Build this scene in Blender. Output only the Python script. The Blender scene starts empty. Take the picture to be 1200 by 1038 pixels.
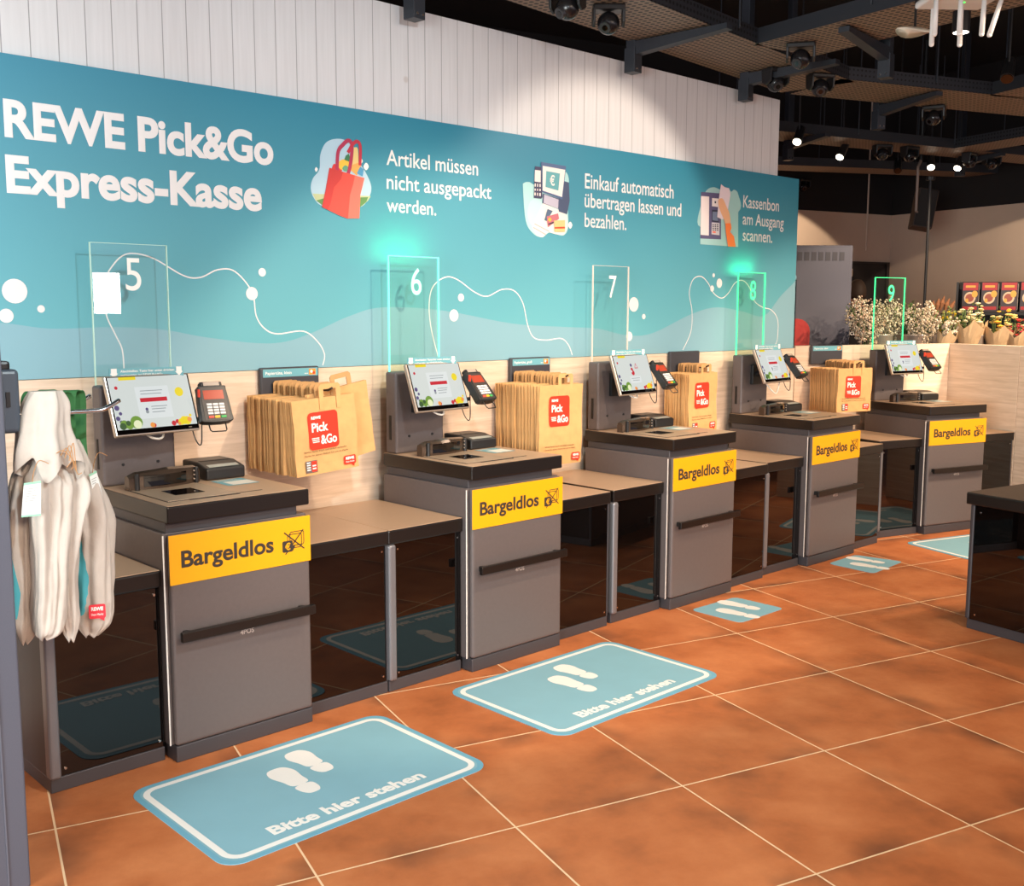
import bpy, math, random
from mathutils import Matrix, Vector, Euler, noise
R = random.Random(7)
S = bpy.context.scene
COL = S.collection

# ------------------------------------------------------------------ camera
CX, CY, CZ = -1.60996, -3.40624, 1.59034
RT = Vector((0.72538266, -0.68834093, 0.00259988))
UP = Vector((0.08344251, 0.09168069, 0.99228625))
FW = Vector((0.6832696, 0.7195703, -0.12394048))
FPX = 1246.944
cam_d = bpy.data.cameras.new('camera')
cam_d.sensor_fit = 'HORIZONTAL'; cam_d.sensor_width = 36; cam_d.lens = 36 * FPX / 1200
cam_d.clip_start = .05; cam_d.clip_end = 200
cam = bpy.data.objects.new('camera', cam_d); COL.objects.link(cam)
cam.matrix_world = Matrix(((RT.x, UP.x, -FW.x, CX), (RT.y, UP.y, -FW.y, CY), (RT.z, UP.z, -FW.z, CZ), (0, 0, 0, 1)))
S.camera = cam
CAM = Vector((CX, CY, CZ))
# ------------------------------------------------------------------ world, exposure
W_ = bpy.data.worlds.new('world'); S.world = W_; W_.use_nodes = True
W_.node_tree.nodes['Background'].inputs[0].default_value = (.98, .86, .98, 1)
W_.node_tree.nodes['Background'].inputs[1].default_value = .85
S.view_settings.view_transform = 'Standard'
S.view_settings.look = 'None'
S.view_settings.exposure = 0.0
S.view_settings.gamma = 1.0
S.view_settings.use_curve_mapping = False


def lamp(name, kind, loc, target, energy, color, size=.1, angle=60, blend=.3, sy=None, spread=180):
    l = bpy.data.lights.new(name, kind); l.energy = energy; l.color = color
    o = bpy.data.objects.new(name, l); COL.objects.link(o); o.location = loc
    d = Vector(target) - Vector(loc)
    o.rotation_euler = d.to_track_quat('-Z', 'Y').to_euler()
    if kind == 'AREA':
        l.shape = 'RECTANGLE'; l.size = size; l.size_y = sy or size; l.spread = math.radians(spread)
    else:
        l.shadow_soft_size = size
    if kind == 'SPOT':
        l.spot_size = math.radians(angle); l.spot_blend = blend
    return o


WARM = (1.0, .78, .56); NEUT = (1.0, .93, .86); COOL = (.86, .94, 1.0)
lamp('ceiling_key_lamp', 'SPOT', (.15, -2.4, 2.85), (.75, .5, .55), 205, (.80, .95, 1.0), .05, 104, .55)
lamp('shop_window_daylight', 'AREA', (-5.2, -3.2, 1.5), (1.0, .2, .9), 185, (.92, 1.0, .98), 3.0, sy=2.0, spread=120)
lamp('shop_window_behind', 'AREA', (3.91, -8.5, 1.785), (3.5, 0, 1.75), 16, (1, .97, .93), .33, sy=.5)
lamp('front_fill_area', 'AREA', (1.2, -6.6, 3.3), (2.2, 0, .2), 70, (1, .76, .56), 8.0, sy=1.0, spread=56)  # unseen fill added behind the camera to brighten the counter fronts
lamp('wall_scallop_spot', 'SPOT', (3.35, -.75, 3.02), (3.0, .72, 1.75), 85, (1, .86, .70), .03, 76, .35)
for i, (x, e) in enumerate(((1.6, 205), (3.3, 60), (5.0, 290), (6.6, 300))):
    lamp('ceiling_downlight', 'SPOT', (x, -1.5 - .25 * i, 3.0), (x + .25, .35 - .3 * i, .85), e, WARM, .05, 70, .35)
lamp('floor_downlight', 'SPOT', (1.5, -2.6, 3.2), (2.0, -1.6, 0), 60, WARM, .08, 110, .6)
lamp('floor_downlight', 'SPOT', (4.6, -2.4, 3.2), (4.6, -1.2, 0), 125, WARM, .08, 110, .6)
lamp('far_wall_spot', 'SPOT', (9.3, -.4, 2.9), (10.7, 1.3, 1.1), 230, WARM, .02, 62, .05)
lamp('far_wall_spot', 'SPOT', (8.2, 2.6, 2.95), (9.2, 3.5, 1.9), 150, WARM, .03, 60, .12)
lamp('flower_spot', 'SPOT', (6.9, -.9, 3.1), (7.5, .7, 1.4), 380, WARM, .05, 70, .4)

# ------------------------------------------------------------------ materials


def lin(c):
    return tuple(((v / 255) / 12.92 if v / 255 <= .04045 else ((v / 255 + .055) / 1.055) ** 2.4) for v in c) + (1,)


MC = {}


def mat(name, col, rough=.5, metal=0., var=0., vscale=20., bump=0., emit=0., spec=.5, stretch=None, coat=0.):
    if name in MC: return MC[name]
    m = bpy.data.materials.new(name); m.use_nodes = True; MC[name] = m
    nt = m.node_tree; b = nt.nodes['Principled BSDF']
    b.inputs['Base Color'].default_value = lin(col) if not name.startswith('screen') else lin([v * .3 for v in col])
    b.inputs['Roughness'].default_value = rough; b.inputs['Metallic'].default_value = metal
    b.inputs['Specular IOR Level'].default_value = spec
    b.inputs['Coat Weight'].default_value = coat
    if emit:
        b.inputs['Emission Color'].default_value = lin(col); b.inputs['Emission Strength'].default_value = emit
    if var or bump:
        tc = nt.nodes.new('ShaderNodeTexCoord'); mp = nt.nodes.new('ShaderNodeMapping')
        nt.links.new(tc.outputs['Object'], mp.inputs[0])
        if stretch: mp.inputs['Scale'].default_value = stretch
        nz = nt.nodes.new('ShaderNodeTexNoise'); nz.inputs['Scale'].default_value = vscale; nz.inputs['Detail'].default_value = 5
        nt.links.new(mp.outputs[0], nz.inputs[0])
        if var:
            mx = nt.nodes.new('ShaderNodeMix'); mx.data_type = 'RGBA'
            mx.inputs[6].default_value = lin([v * (1 - var) for v in col]); mx.inputs[7].default_value = lin([min(255, v * (1 + var * .7)) for v in col])
            nt.links.new(nz.outputs[0], mx.inputs[0]); nt.links.new(mx.outputs[2], b.inputs['Base Color'])
            if emit: nt.links.new(mx.outputs[2], b.inputs['Emission Color'])
        if bump:
            bp = nt.nodes.new('ShaderNodeBump'); bp.inputs['Strength'].default_value = bump; bp.inputs['Distance'].default_value = .01
            nt.links.new(nz.outputs[0], bp.inputs['Height']); nt.links.new(bp.outputs[0], b.inputs['Normal'])
    return m


def glass_mat(name, tint, refl=1.0):
    m = bpy.data.materials.new(name); m.use_nodes = True; nt = m.node_tree; nt.nodes.clear()
    out = nt.nodes.new('ShaderNodeOutputMaterial'); t = nt.nodes.new('ShaderNodeBsdfTransparent'); g = nt.nodes.new('ShaderNodeBsdfGlossy')
    t.inputs[0].default_value = tint; g.inputs['Roughness'].default_value = .0; g.inputs[0].default_value = (refl, refl, refl, 1)
    lw = nt.nodes.new('ShaderNodeLayerWeight'); pw = nt.nodes.new('ShaderNodeMath'); pw.operation = 'POWER'; pw.inputs[1].default_value = 4
    f = nt.nodes.new('ShaderNodeMath'); f.operation = 'MULTIPLY_ADD'; f.inputs[1].default_value = .7; f.inputs[2].default_value = .035
    nt.links.new(lw.outputs['Facing'], pw.inputs[0]); nt.links.new(pw.outputs[0], f.inputs[0])
    mx = nt.nodes.new('ShaderNodeMixShader')
    nt.links.new(f.outputs[0], mx.inputs[0]); nt.links.new(t.outputs[0], mx.inputs[1]); nt.links.new(g.outputs[0], mx.inputs[2])
    nt.links.new(mx.outputs[0], out.inputs[0])
    return m


def N(nt, t, **k):
    n = nt.nodes.new(t)
    for a, b in k.items(): setattr(n, a, b)
    return n


def tile_mat():
    m = bpy.data.materials.new('terracotta_tiles'); m.use_nodes = True; nt = m.node_tree; L = nt.links.new
    b = nt.nodes['Principled BSDF']; tc = N(nt, 'ShaderNodeTexCoord')
    br = N(nt, 'ShaderNodeTexBrick', offset=0, squash=1)
    T = .6345
    br.inputs['Scale'].default_value = 1; br.inputs['Brick Width'].default_value = T; br.inputs['Row Height'].default_value = T
    br.inputs['Mortar Size'].default_value = .0034; br.inputs['Mortar Smooth'].default_value = .1
    L(tc.outputs['Object'], br.inputs[0])
    br.inputs['Color1'].default_value = (.25, .25, .25, 1); br.inputs['Color2'].default_value = (.75, .75, .75, 1); br.inputs['Mortar'].default_value = (0, 0, 0, 1)
    n1 = N(nt, 'ShaderNodeTexNoise'); n1.inputs['Scale'].default_value = 2.6; n1.inputs['Detail'].default_value = 6; n1.inputs['Roughness'].default_value = .62
    # shift the clouding from tile to tile
    ad = N(nt, 'ShaderNodeVectorMath', operation='MULTIPLY_ADD'); ad.inputs[1].default_value = (7, 3, 5)
    sn = N(nt, 'ShaderNodeVectorMath', operation='SNAP'); sn.inputs[1].default_value = (T, T, 1)
    L(tc.outputs['Object'], sn.inputs[0]); L(sn.outputs[0], ad.inputs[0]); L(tc.outputs['Object'], ad.inputs[2]); L(ad.outputs[0], n1.inputs[0])
    cr = N(nt, 'ShaderNodeValToRGB'); e = cr.color_ramp.elements
    e[0].position = .25; e[0].color = lin((146, 84, 50)); e[1].position = .72; e[1].color = lin((206, 130, 82))
    x = cr.color_ramp.elements.new(.45); x.color = lin((182, 106, 62))
    L(n1.outputs[0], cr.inputs[0])
    # darker burnt rims that come and go
    fr = N(nt, 'ShaderNodeVectorMath', operation='MODULO'); fr.inputs[1].default_value = (T, T, 1)
    wr = N(nt, 'ShaderNodeVectorMath', operation='WRAP'); wr.inputs[1].default_value = (T, T, 1); wr.inputs[2].default_value = (0, 0, 0)
    L(tc.outputs['Object'], wr.inputs[0])
    sp = N(nt, 'ShaderNodeSeparateXYZ'); L(wr.outputs[0], sp.inputs[0])
    def edge(o):
        a = N(nt, 'ShaderNodeMath', operation='SUBTRACT'); a.inputs[1].default_value = T / 2; L(o, a.inputs[0])
        c = N(nt, 'ShaderNodeMath', operation='ABSOLUTE'); L(a.outputs[0], c.inputs[0]); return c
    mxx = N(nt, 'ShaderNodeMath', operation='MAXIMUM'); L(edge(sp.outputs[0]).outputs[0], mxx.inputs[0]); L(edge(sp.outputs[1]).outputs[0], mxx.inputs[1])
    mr = N(nt, 'ShaderNodeMapRange'); mr.inputs[1].default_value = T * .33; mr.inputs[2].default_value = T * .5; L(mxx.outputs[0], mr.inputs[0])
    n2 = N(nt, 'ShaderNodeTexNoise'); n2.inputs['Scale'].default_value = 3.1; n2.inputs['Detail'].default_value = 3; L(ad.outputs[0], n2.inputs[0])
    m2 = N(nt, 'ShaderNodeMapRange'); m2.inputs[1].default_value = .48; m2.inputs[2].default_value = .74; L(n2.outputs[0], m2.inputs[0])
    mu = N(nt, 'ShaderNodeMath', operation='MULTIPLY'); L(mr.outputs[0], mu.inputs[0]); L(m2.outputs[0], mu.inputs[1])
    mk = N(nt, 'ShaderNodeMix', data_type='RGBA'); L(mu.outputs[0], mk.inputs[0]); L(cr.outputs[0], mk.inputs[6]); mk.inputs[7].default_value = lin((92, 60, 44))
    # brightness step between tiles
    hv = N(nt, 'ShaderNodeHueSaturation'); L(mk.outputs[2], hv.inputs['Color'])
    sc = N(nt, 'ShaderNodeMapRange'); sc.inputs[3].default_value = .9; sc.inputs[4].default_value = 1.1; L(br.outputs[0], sc.inputs[0]); L(sc.outputs[0], hv.inputs['Value'])
    gm = N(nt, 'ShaderNodeMix', data_type='RGBA'); L(br.outputs['Fac'], gm.inputs[0]); L(hv.outputs[0], gm.inputs[6]); gm.inputs[7].default_value = lin((236, 200, 160))
    L(gm.outputs[2], b.inputs['Base Color'])
    b.inputs['Roughness'].default_value = .5; b.inputs['Specular IOR Level'].default_value = .3
    bp = N(nt, 'ShaderNodeBump'); bp.inputs['Strength'].default_value = .15; bp.inputs['Distance'].default_value = .004
    n3 = N(nt, 'ShaderNodeTexNoise'); n3.inputs['Scale'].default_value = 40; L(tc.outputs['Object'], n3.inputs[0]); L(n3.outputs[0], bp.inputs['Height']); L(bp.outputs[0], b.inputs['Normal'])
    return m


def plank_mat():
    m = bpy.data.materials.new('white_planks'); m.use_nodes = True; nt = m.node_tree; L = nt.links.new
    b = nt.nodes['Principled BSDF']; tc = N(nt, 'ShaderNodeTexCoord'); sp = N(nt, 'ShaderNodeSeparateXYZ'); L(tc.outputs['Object'], sp.inputs[0])
    md = N(nt, 'ShaderNodeMath', operation='PINGPONG'); md.inputs[1].default_value = .0515; L(sp.outputs[0], md.inputs[0])
    mr = N(nt, 'ShaderNodeMapRange'); mr.inputs[1].default_value = .0006; mr.inputs[2].default_value = .0026; L(md.outputs[0], mr.inputs[0])
    mp = N(nt, 'ShaderNodeMapping'); mp.inputs['Scale'].default_value = (14, 14, .7); L(tc.outputs['Object'], mp.inputs[0])
    nz = N(nt, 'ShaderNodeTexNoise'); nz.inputs['Scale'].default_value = 4; nz.inputs['Detail'].default_value = 6; L(mp.outputs[0], nz.inputs[0])
    a = N(nt, 'ShaderNodeMix', data_type='RGBA'); a.inputs[6].default_value = lin((204, 201, 202)); a.inputs[7].default_value = lin((226, 224, 226)); L(nz.outputs[0], a.inputs[0])
    # knots
    vo = N(nt, 'ShaderNodeTexVoronoi'); vo.inputs['Scale'].default_value = 3.1; L(tc.outputs['Object'], vo.inputs[0])
    kr = N(nt, 'ShaderNodeMapRange'); kr.inputs[1].default_value = .03; kr.inputs[2].default_value = .06; kr.inputs[3].default_value = .35; kr.inputs[4].default_value = 0; L(vo.outputs[0], kr.inputs[0])
    k = N(nt, 'ShaderNodeMix', data_type='RGBA'); L(kr.outputs[0], k.inputs[0]); L(a.outputs[2], k.inputs[6]); k.inputs[7].default_value = lin((170, 150, 135))
    g = N(nt, 'ShaderNodeMix', data_type='RGBA'); L(mr.outputs[0], g.inputs[0]); g.inputs[6].default_value = lin((150, 146, 148)); L(k.outputs[2], g.inputs[7])
    L(g.outputs[2], b.inputs['Base Color']); b.inputs['Roughness'].default_value = .7
    bp = N(nt, 'ShaderNodeBump'); bp.inputs['Strength'].default_value = .4; bp.inputs['Distance'].default_value = .003; L(mr.outputs[0], bp.inputs['Height']); L(bp.outputs[0], b.inputs['Normal'])
    return m


def wood_mat():
    m = bpy.data.materials.new('pale_ash_laminate'); m.use_nodes = True; nt = m.node_tree; L = nt.links.new
    b = nt.nodes['Principled BSDF']; tc = N(nt, 'ShaderNodeTexCoord')
    mp = N(nt, 'ShaderNodeMapping'); mp.inputs['Scale'].default_value = (1.0, 1.0, 16); L(tc.outputs['Object'], mp.inputs[0])
    nz = N(nt, 'ShaderNodeTexNoise'); nz.inputs['Scale'].default_value = 2.2; nz.inputs['Detail'].default_value = 8; nz.inputs['Roughness'].default_value = .65; nz.inputs['Distortion'].default_value = .5; L(mp.outputs[0], nz.inputs[0])
    cr = N(nt, 'ShaderNodeValToRGB'); e = cr.color_ramp.elements
    e[0].position = .3; e[0].color = lin((205, 180, 156)); e[1].position = .7; e[1].color = lin((236, 214, 194)); L(nz.outputs[0], cr.inputs[0])
    L(cr.outputs[0], b.inputs['Base Color']); b.inputs['Roughness'].default_value = .5; b.inputs['Specular IOR Level'].default_value = .35
    return m


def dots_mat(name, col, holecol, scale, rough, metal, r=.25):
    m = bpy.data.materials.new(name); m.use_nodes = True; nt = m.node_tree; L = nt.links.new
    b = nt.nodes['Principled BSDF']; tc = N(nt, 'ShaderNodeTexCoord')
    vo = N(nt, 'ShaderNodeTexVoronoi'); vo.inputs['Scale'].default_value = scale; vo.inputs['Randomness'].default_value = 0; L(tc.outputs['Object'], vo.inputs[0])
    mr = N(nt, 'ShaderNodeMapRange'); mr.inputs[1].default_value = r; mr.inputs[2].default_value = r + .08; L(vo.outputs[0], mr.inputs[0])
    g = N(nt, 'ShaderNodeMix', data_type='RGBA'); L(mr.outputs[0], g.inputs[0]); g.inputs[6].default_value = lin(holecol); g.inputs[7].default_value = lin(col)
    L(g.outputs[2], b.inputs['Base Color']); b.inputs['Roughness'].default_value = rough; b.inputs['Metallic'].default_value = metal
    return m


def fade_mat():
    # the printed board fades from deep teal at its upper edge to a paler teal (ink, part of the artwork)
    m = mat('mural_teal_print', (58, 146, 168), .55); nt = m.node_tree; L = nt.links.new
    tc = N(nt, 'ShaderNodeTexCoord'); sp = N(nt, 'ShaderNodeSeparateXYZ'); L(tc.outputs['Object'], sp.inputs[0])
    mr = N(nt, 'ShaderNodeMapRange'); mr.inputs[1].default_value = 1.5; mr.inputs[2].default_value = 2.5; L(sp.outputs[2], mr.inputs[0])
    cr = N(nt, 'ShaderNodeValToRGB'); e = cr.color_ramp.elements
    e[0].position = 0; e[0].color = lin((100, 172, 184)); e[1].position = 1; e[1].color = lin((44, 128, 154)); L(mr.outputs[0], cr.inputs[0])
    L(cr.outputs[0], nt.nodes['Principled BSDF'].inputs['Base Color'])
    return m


M_FLOOR = tile_mat(); M_PLANK = plank_mat(); M_WOOD = wood_mat()
M_TRAY = dots_mat('perforated_dark_steel', (138, 116, 98), (26, 22, 20), 26, .55, .0, .28)
M_SCALE = dots_mat('dotted_scale_steel', (176, 152, 128), (92, 80, 70), 160, .4, .2, .22)
BODY = mat('dark_grey_coated_steel', (100, 91, 90), .42, .12, .05, 60, .02)
BODY2 = mat('darker_grey_steel', (74, 72, 76), .45, .3)
TOPM = mat('brushed_worktop_steel', (192, 160, 132), .42, .2, .06, 30, .02, stretch=(1, 14, 1))
BLACKE = mat('black_brown_edge_laminate', (25, 20, 18), .3, 0, .08, 40)
BLACKP = mat('black_plastic', (30, 29, 30), .38, 0, .05, 60)
BLACKG = mat('black_glass', (7, 5, 5), .02, 0, spec=.62)
CHROME = mat('chrome', (215, 215, 215), .15, 1)
ALU = mat('grey_aluminium_profile', (126, 124, 128), .36, .45)
SILV = mat('silver_frame', (196, 182, 168), .3, .7)
YEL = mat('yellow_sign_vinyl', (234, 164, 0), .5)
INK = mat('dark_ink', (52, 44, 38), .6)
WHITE = mat('white_vinyl', (240, 238, 234), .55)
CREAM = mat('mural_white_print', (230, 226, 226), .6)
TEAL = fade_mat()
TEALL = mat('mural_pale_wave_print', (130, 174, 188), .55)
MATB = mat('floor_mat_blue', (134, 182, 198), .5, 0, .03, 8)
MATE = mat('floor_mat_edge_blue', (112, 172, 196), .5)
KRAFT = mat('kraft_paper', (214, 166, 108), .75, 0, .08, 25, .1)
KRAFTD = mat('kraft_paper_fold', (196, 150, 98), .8, 0, .1, 25)
RED = mat('red_print', (226, 52, 28), .55)
CANVAS = mat('unbleached_canvas', (188, 180, 172), .85, 0, .05, 30, .3)
GREENF = mat('green_webbing', (52, 116, 66), .8, 0, .1, 60, .1)
TURQ = mat('turquoise_fabric_print', (78, 178, 196), .8)
GREYPOST = mat('blue_grey_powder_coat', (88, 92, 106), .5, .1, .06, 300)
BLACKC = mat('matt_black_ceiling', (16, 15, 16), .9)
BEIGE = mat('beige_plaster', (206, 184, 164), .8, 0, .03, 4)
CABGREY = mat('grey_cabinet_lacquer', (98, 97, 110), .5)
STEELT = mat('dark_steel_bracket', (54, 58, 65), .45, .3, .08, 30)
STEELB = mat('polished_bucket_steel', (190, 178, 166), .3, .45)
G_ON = mat('lit_green_edge', (70, 255, 150), .3, emit=1.3)
G_ON2 = mat('lit_pale_green_edge', (120, 255, 215), .3, emit=1.0)
N_ON2 = mat('lit_white_green_numeral', (170, 255, 220), .3, emit=1.0)
E_5 = mat('pale_green_glass_edge', (205, 238, 220), .3)
E_7 = mat('pinkish_glass_edge', (240, 214, 200), .3)
PANE = glass_mat('clear_acrylic', (.97, .99, .98, 1))
PANEG = glass_mat('clear_acrylic_green', (.93, .99, .95, 1))
STRIPM = mat('teal_info_card', (110, 172, 184), .4)

# ------------------------------------------------------------------ mesh tools


class MB:
    def __init__(s): s.v = []; s.f = []; s.m = []

    def add(s, vs, fs, m=0):
        o = len(s.v); s.v += [tuple(v) for v in vs]
        for f in fs: s.f.append([i + o for i in f]); s.m.append(m)
        return s

    def box(s, x0, y0, z0, x1, y1, z1, m=0):
        v = [(x, y, z) for z in (z0, z1) for y in (y0, y1) for x in (x0, x1)]
        return s.add(v, [(0, 2, 3, 1), (4, 5, 7, 6), (0, 1, 5, 4), (2, 6, 7, 3), (0, 4, 6, 2), (1, 3, 7, 5)], m)

    def prism(s, pts, fn, h0, h1, m=0):
        n = len(pts)
        s.add([fn(x, y, h0) for x, y in pts] + [fn(x, y, h1) for x, y in pts],
              [list(range(n))[::-1], list(range(n, 2 * n))] + [(i, (i + 1) % n, n + (i + 1) % n, n + i) for i in range(n)], m)
        return s

    def tube(s, path, r, n=8, m=0, cap=True, closed=False):
        path = [Vector(p) for p in path]; k = len(path); vs = []; fs = []
        prev = None
        for i, p in enumerate(path):
            if closed: t = path[(i + 1) % k] - path[i - 1]
            else: t = path[min(i + 1, k - 1)] - path[max(i - 1, 0)]
            t = t.normalized() if t.length > 1e-9 else Vector((0, 0, 1))
            if prev is None:
                a = Vector((0, 0, 1)) if abs(t.z) < .9 else Vector((1, 0, 0)); u = t.cross(a).normalized()
            else:
                u = (prev - t * prev.dot(t)).normalized()
            prev = u; w = t.cross(u); rr = r[i] if isinstance(r, (list, tuple)) else r
            for j in range(n):
                a = 2 * math.pi * j / n; vs.append(p + (u * math.cos(a) + w * math.sin(a)) * rr)
        for i in range(k if closed else k - 1):
            for j in range(n):
                a, b = i * n + j, i * n + (j + 1) % n; c, d = ((i + 1) % k) * n + j, ((i + 1) % k) * n + (j + 1) % n
                fs.append((a, b, d, c))
        if cap and not closed: fs += [list(range(n))[::-1], list(range((k - 1) * n, k * n))]
        return s.add(vs, fs, m)

    def cyl(s, p0, p1, r0, r1=None, n=16, m=0): return s.tube([p0, p1], [r0, r0 if r1 is None else r1], n, m)

    def ball(s, c, r, nu=10, nv=7, m=0):
        r = (r, r, r) if not isinstance(r, (tuple, list)) else r
        vs = [(c[0], c[1], c[2] - r[2])]; fs = []
        for i in range(1, nv):
            t = math.pi * i / nv
            for j in range(nu):
                a = 2 * math.pi * j / nu; vs.append((c[0] + r[0] * math.sin(t) * math.cos(a), c[1] + r[1] * math.sin(t) * math.sin(a), c[2] - r[2] * math.cos(t)))
        vs.append((c[0], c[1], c[2] + r[2])); e = len(vs) - 1
        for j in range(nu):
            fs.append((0, 1 + (j + 1) % nu, 1 + j)); fs.append((e, 1 + (nv - 2) * nu + j, 1 + (nv - 2) * nu + (j + 1) % nu))
            for i in range(nv - 2):
                a, b = 1 + i * nu + j, 1 + i * nu + (j + 1) % nu; fs.append((a, b, b + nu, a + nu))
        return s.add(vs, fs, m)

    def grid(s, rows, closed=False, m=0, cap=False):
        nr = len(rows); nc = len(rows[0]); vs = [p for r in rows for p in r]; fs = []
        for i in range(nr - 1):
            for j in range(nc if closed else nc - 1):
                fs.append((i * nc + j, i * nc + (j + 1) % nc, (i + 1) * nc + (j + 1) % nc, (i + 1) * nc + j))
        if cap: fs += [list(range(nc))[::-1], list(range((nr - 1) * nc, nr * nc))]
        return s.add(vs, fs, m)

    def mesh(s, me, M=None, m=0):
        vs = [v.co.copy() for v in me.vertices]
        if M is not None: vs = [M @ v for v in vs]
        return s.add(vs, [list(p.vertices) for p in me.polygons], m)

    def build(s, name, mats, parent=None, bevel=0., smooth=False, loc=None, rot=None, seg=2, solid=0.):
        me = bpy.data.meshes.new(name); me.from_pydata(s.v, [], s.f)
        if not isinstance(mats, (list, tuple)): mats = [mats]
        for x in mats: me.materials.append(x)
        for p, k in zip(me.polygons, s.m): p.material_index = k; p.use_smooth = smooth
        me.update()
        o = bpy.data.objects.new(name, me); COL.objects.link(o)
        if parent: o.parent = parent
        if loc: o.location = loc
        if rot: o.rotation_euler = rot
        if solid:
            d = o.modifiers.new('thick', 'SOLIDIFY'); d.thickness = solid; d.offset = 0
        if bevel:
            b = o.modifiers.new('bevel', 'BEVEL'); b.width = bevel; b.segments = seg; b.limit_method = 'ANGLE'; b.angle_limit = .6; b.harden_normals = False
        return o


def tag(o, label=None, cat=None, group=None, kind=None):
    if label: o['label'] = label
    if cat: o['category'] = cat
    if group: o['group'] = group
    if kind: o['kind'] = kind
    return o


def thing(name, label, cat, loc=(0, 0, 0), rz=0, group=None):
    o = bpy.data.objects.new(name, None); COL.objects.link(o); o.location = loc; o.rotation_euler = (0, 0, rz); o.empty_display_size = .1
    return tag(o, label, cat, group)


def copy_tree(o, parent=None):
    c = o.copy(); COL.objects.link(c)
    if parent: c.parent = parent
    for ch in list(o.children): copy_tree(ch, c)
    return c


TEXT = {}


def text_me(body, bold=.0):
    k = (body, bold)
    if k in TEXT: return TEXT[k]
    cu = bpy.data.curves.new('t', 'FONT'); cu.body = body; cu.size = 1; cu.bevel_depth = bold; cu.bevel_resolution = 1; cu.resolution_u = 6
    ob = bpy.data.objects.new('t', cu); COL.objects.link(ob)
    bpy.context.view_layer.update()
    me = bpy.data.meshes.new_from_object(ob.evaluated_get(bpy.context.evaluated_depsgraph_get()))
    bpy.data.objects.remove(ob); bpy.data.curves.remove(cu)
    TEXT[k] = me
    return me


def text(mb, body, fn, x0, x1, y, cap, bold=0., lift=.001, m=0):
    """lettering with its left end at x0, right end at x1, base line at y and the given capital height; fn maps (x, y, lift)"""
    me = text_me(body, bold); H = text_me('H', bold)
    hs = [v.co.y for v in H.vertices]; h0, h = min(hs), max(hs) - min(hs)
    xs = [v.co.x for v in me.vertices]; a, w = min(xs), max(xs) - min(xs)
    k = (x1 - x0) / w * .12 if bold else 0; zm = max(v.co.z for v in me.vertices)
    mb.add([fn(x0 + (v.co.x - a) / w * (x1 - x0), y + (v.co.y - h0) / h * cap, lift + (v.co.z - zm) * k + (.0005 if bold > .02 else 0)) for v in me.vertices], [list(p.vertices) for p in me.polygons if p.normal.z > -.5], m)
    return mb


def face(mb, pts, fn, lift=.001, m=0):
    mb.add([fn(x, y, lift) for x, y in pts], [list(range(len(pts)))], m); return mb


def rrect(x0, y0, x1, y1, r, n=5):
    out = []
    for cx, cy, a0 in ((x1 - r, y1 - r, 0), (x0 + r, y1 - r, 90), (x0 + r, y0 + r, 180), (x1 - r, y0 + r, 270)):
        for i in range(n + 1):
            a = math.radians(a0 + 90 * i / n); out.append((cx + r * math.cos(a), cy + r * math.sin(a)))
    return out


def circ(cx, cy, rx, ry=None, n=24):
    ry = rx if ry is None else ry
    return [(cx + rx * math.cos(2 * math.pi * i / n), cy + ry * math.sin(2 * math.pi * i / n)) for i in range(n)]


def spline(p, n=6, closed=False):
    out = []; k = len(p)
    for i in range(k if closed else k - 1):
        g = (lambda j: p[j % k]) if closed else (lambda j: p[max(0, min(k - 1, j))])
        a, b, c, d = g(i - 1), g(i), g(i + 1), g(i + 2)
        for j in range(n):
            t = j / n
            out.append(tuple(.5 * (2 * b[q] + (c[q] - a[q]) * t + (2 * a[q] - 5 * b[q] + 4 * c[q] - d[q]) * t * t + (3 * b[q] - a[q] - 3 * c[q] + d[q]) * t ** 3) for q in range(len(b))))
    if not closed: out.append(tuple(p[-1]))
    return out


def ribbon(mb, pts, w, fn, lift=.001, m=0, closed=False):
    k = len(pts); rows = []
    for i, (x, y) in enumerate(pts):
        if closed: a, b = pts[i - 1], pts[(i + 1) % k]
        else: a, b = pts[max(0, i - 1)], pts[min(k - 1, i + 1)]
        dx, dy = b[0] - a[0], b[1] - a[1]; l = math.hypot(dx, dy) or 1
        rows.append((fn(x - dy / l * w / 2, y + dx / l * w / 2, lift), fn(x + dy / l * w / 2, y - dx / l * w / 2, lift)))
    if closed: rows.append(rows[0])
    return mb.grid(rows, m=m)


def at(px, py, d):
    return CAM + (FW * FPX + RT * (px - 600) - UP * (py - 519)) * (d / FPX)


def on_y(px, py, y):
    v = FW * FPX + RT * (px - 600) - UP * (py - 519); t = (y - CY) / v.y
    return CAM + v * t


def on_z(px, py, z):
    v = FW * FPX + RT * (px - 600) - UP * (py - 519); t = (z - CZ) / v.z
    return CAM + v * t


WY = .72                                    # front of the wood panelling and the mural
def wfn(x, z, h): return (x, WY - h, z)
def wp(px, py):
    p = on_y(px, py, WY); return (p.x, p.z)

# ================================================================== the room
TH = -.2817
b = MB(); b.box(-9, -14, -.06, 16, 12, 0)
fl = b.build('floor', M_FLOOR)
# the tile grid runs askew to the checkout line: rotate the slab's own axes
fl.data.transform(Matrix.Rotation(-TH, 4, 'Z') @ Matrix.Translation((-1.1626, 1.3258, 0)))
fl.location = (1.1626, -1.3258, 0); fl.rotation_euler = (0, 0, TH)
tag(fl, kind='structure')
b = MB(); b.box(-9, -14, 4.3, 16, 12, 4.4)
tag(b.build('ceiling', BLACKC), kind='structure')
b = MB(); b.box(-3.2, WY + .03, 1.2, 4.835, WY + .15, 3.008)
o = b.build('wall_back', M_PLANK, loc=None); tag(o, kind='structure')
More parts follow.
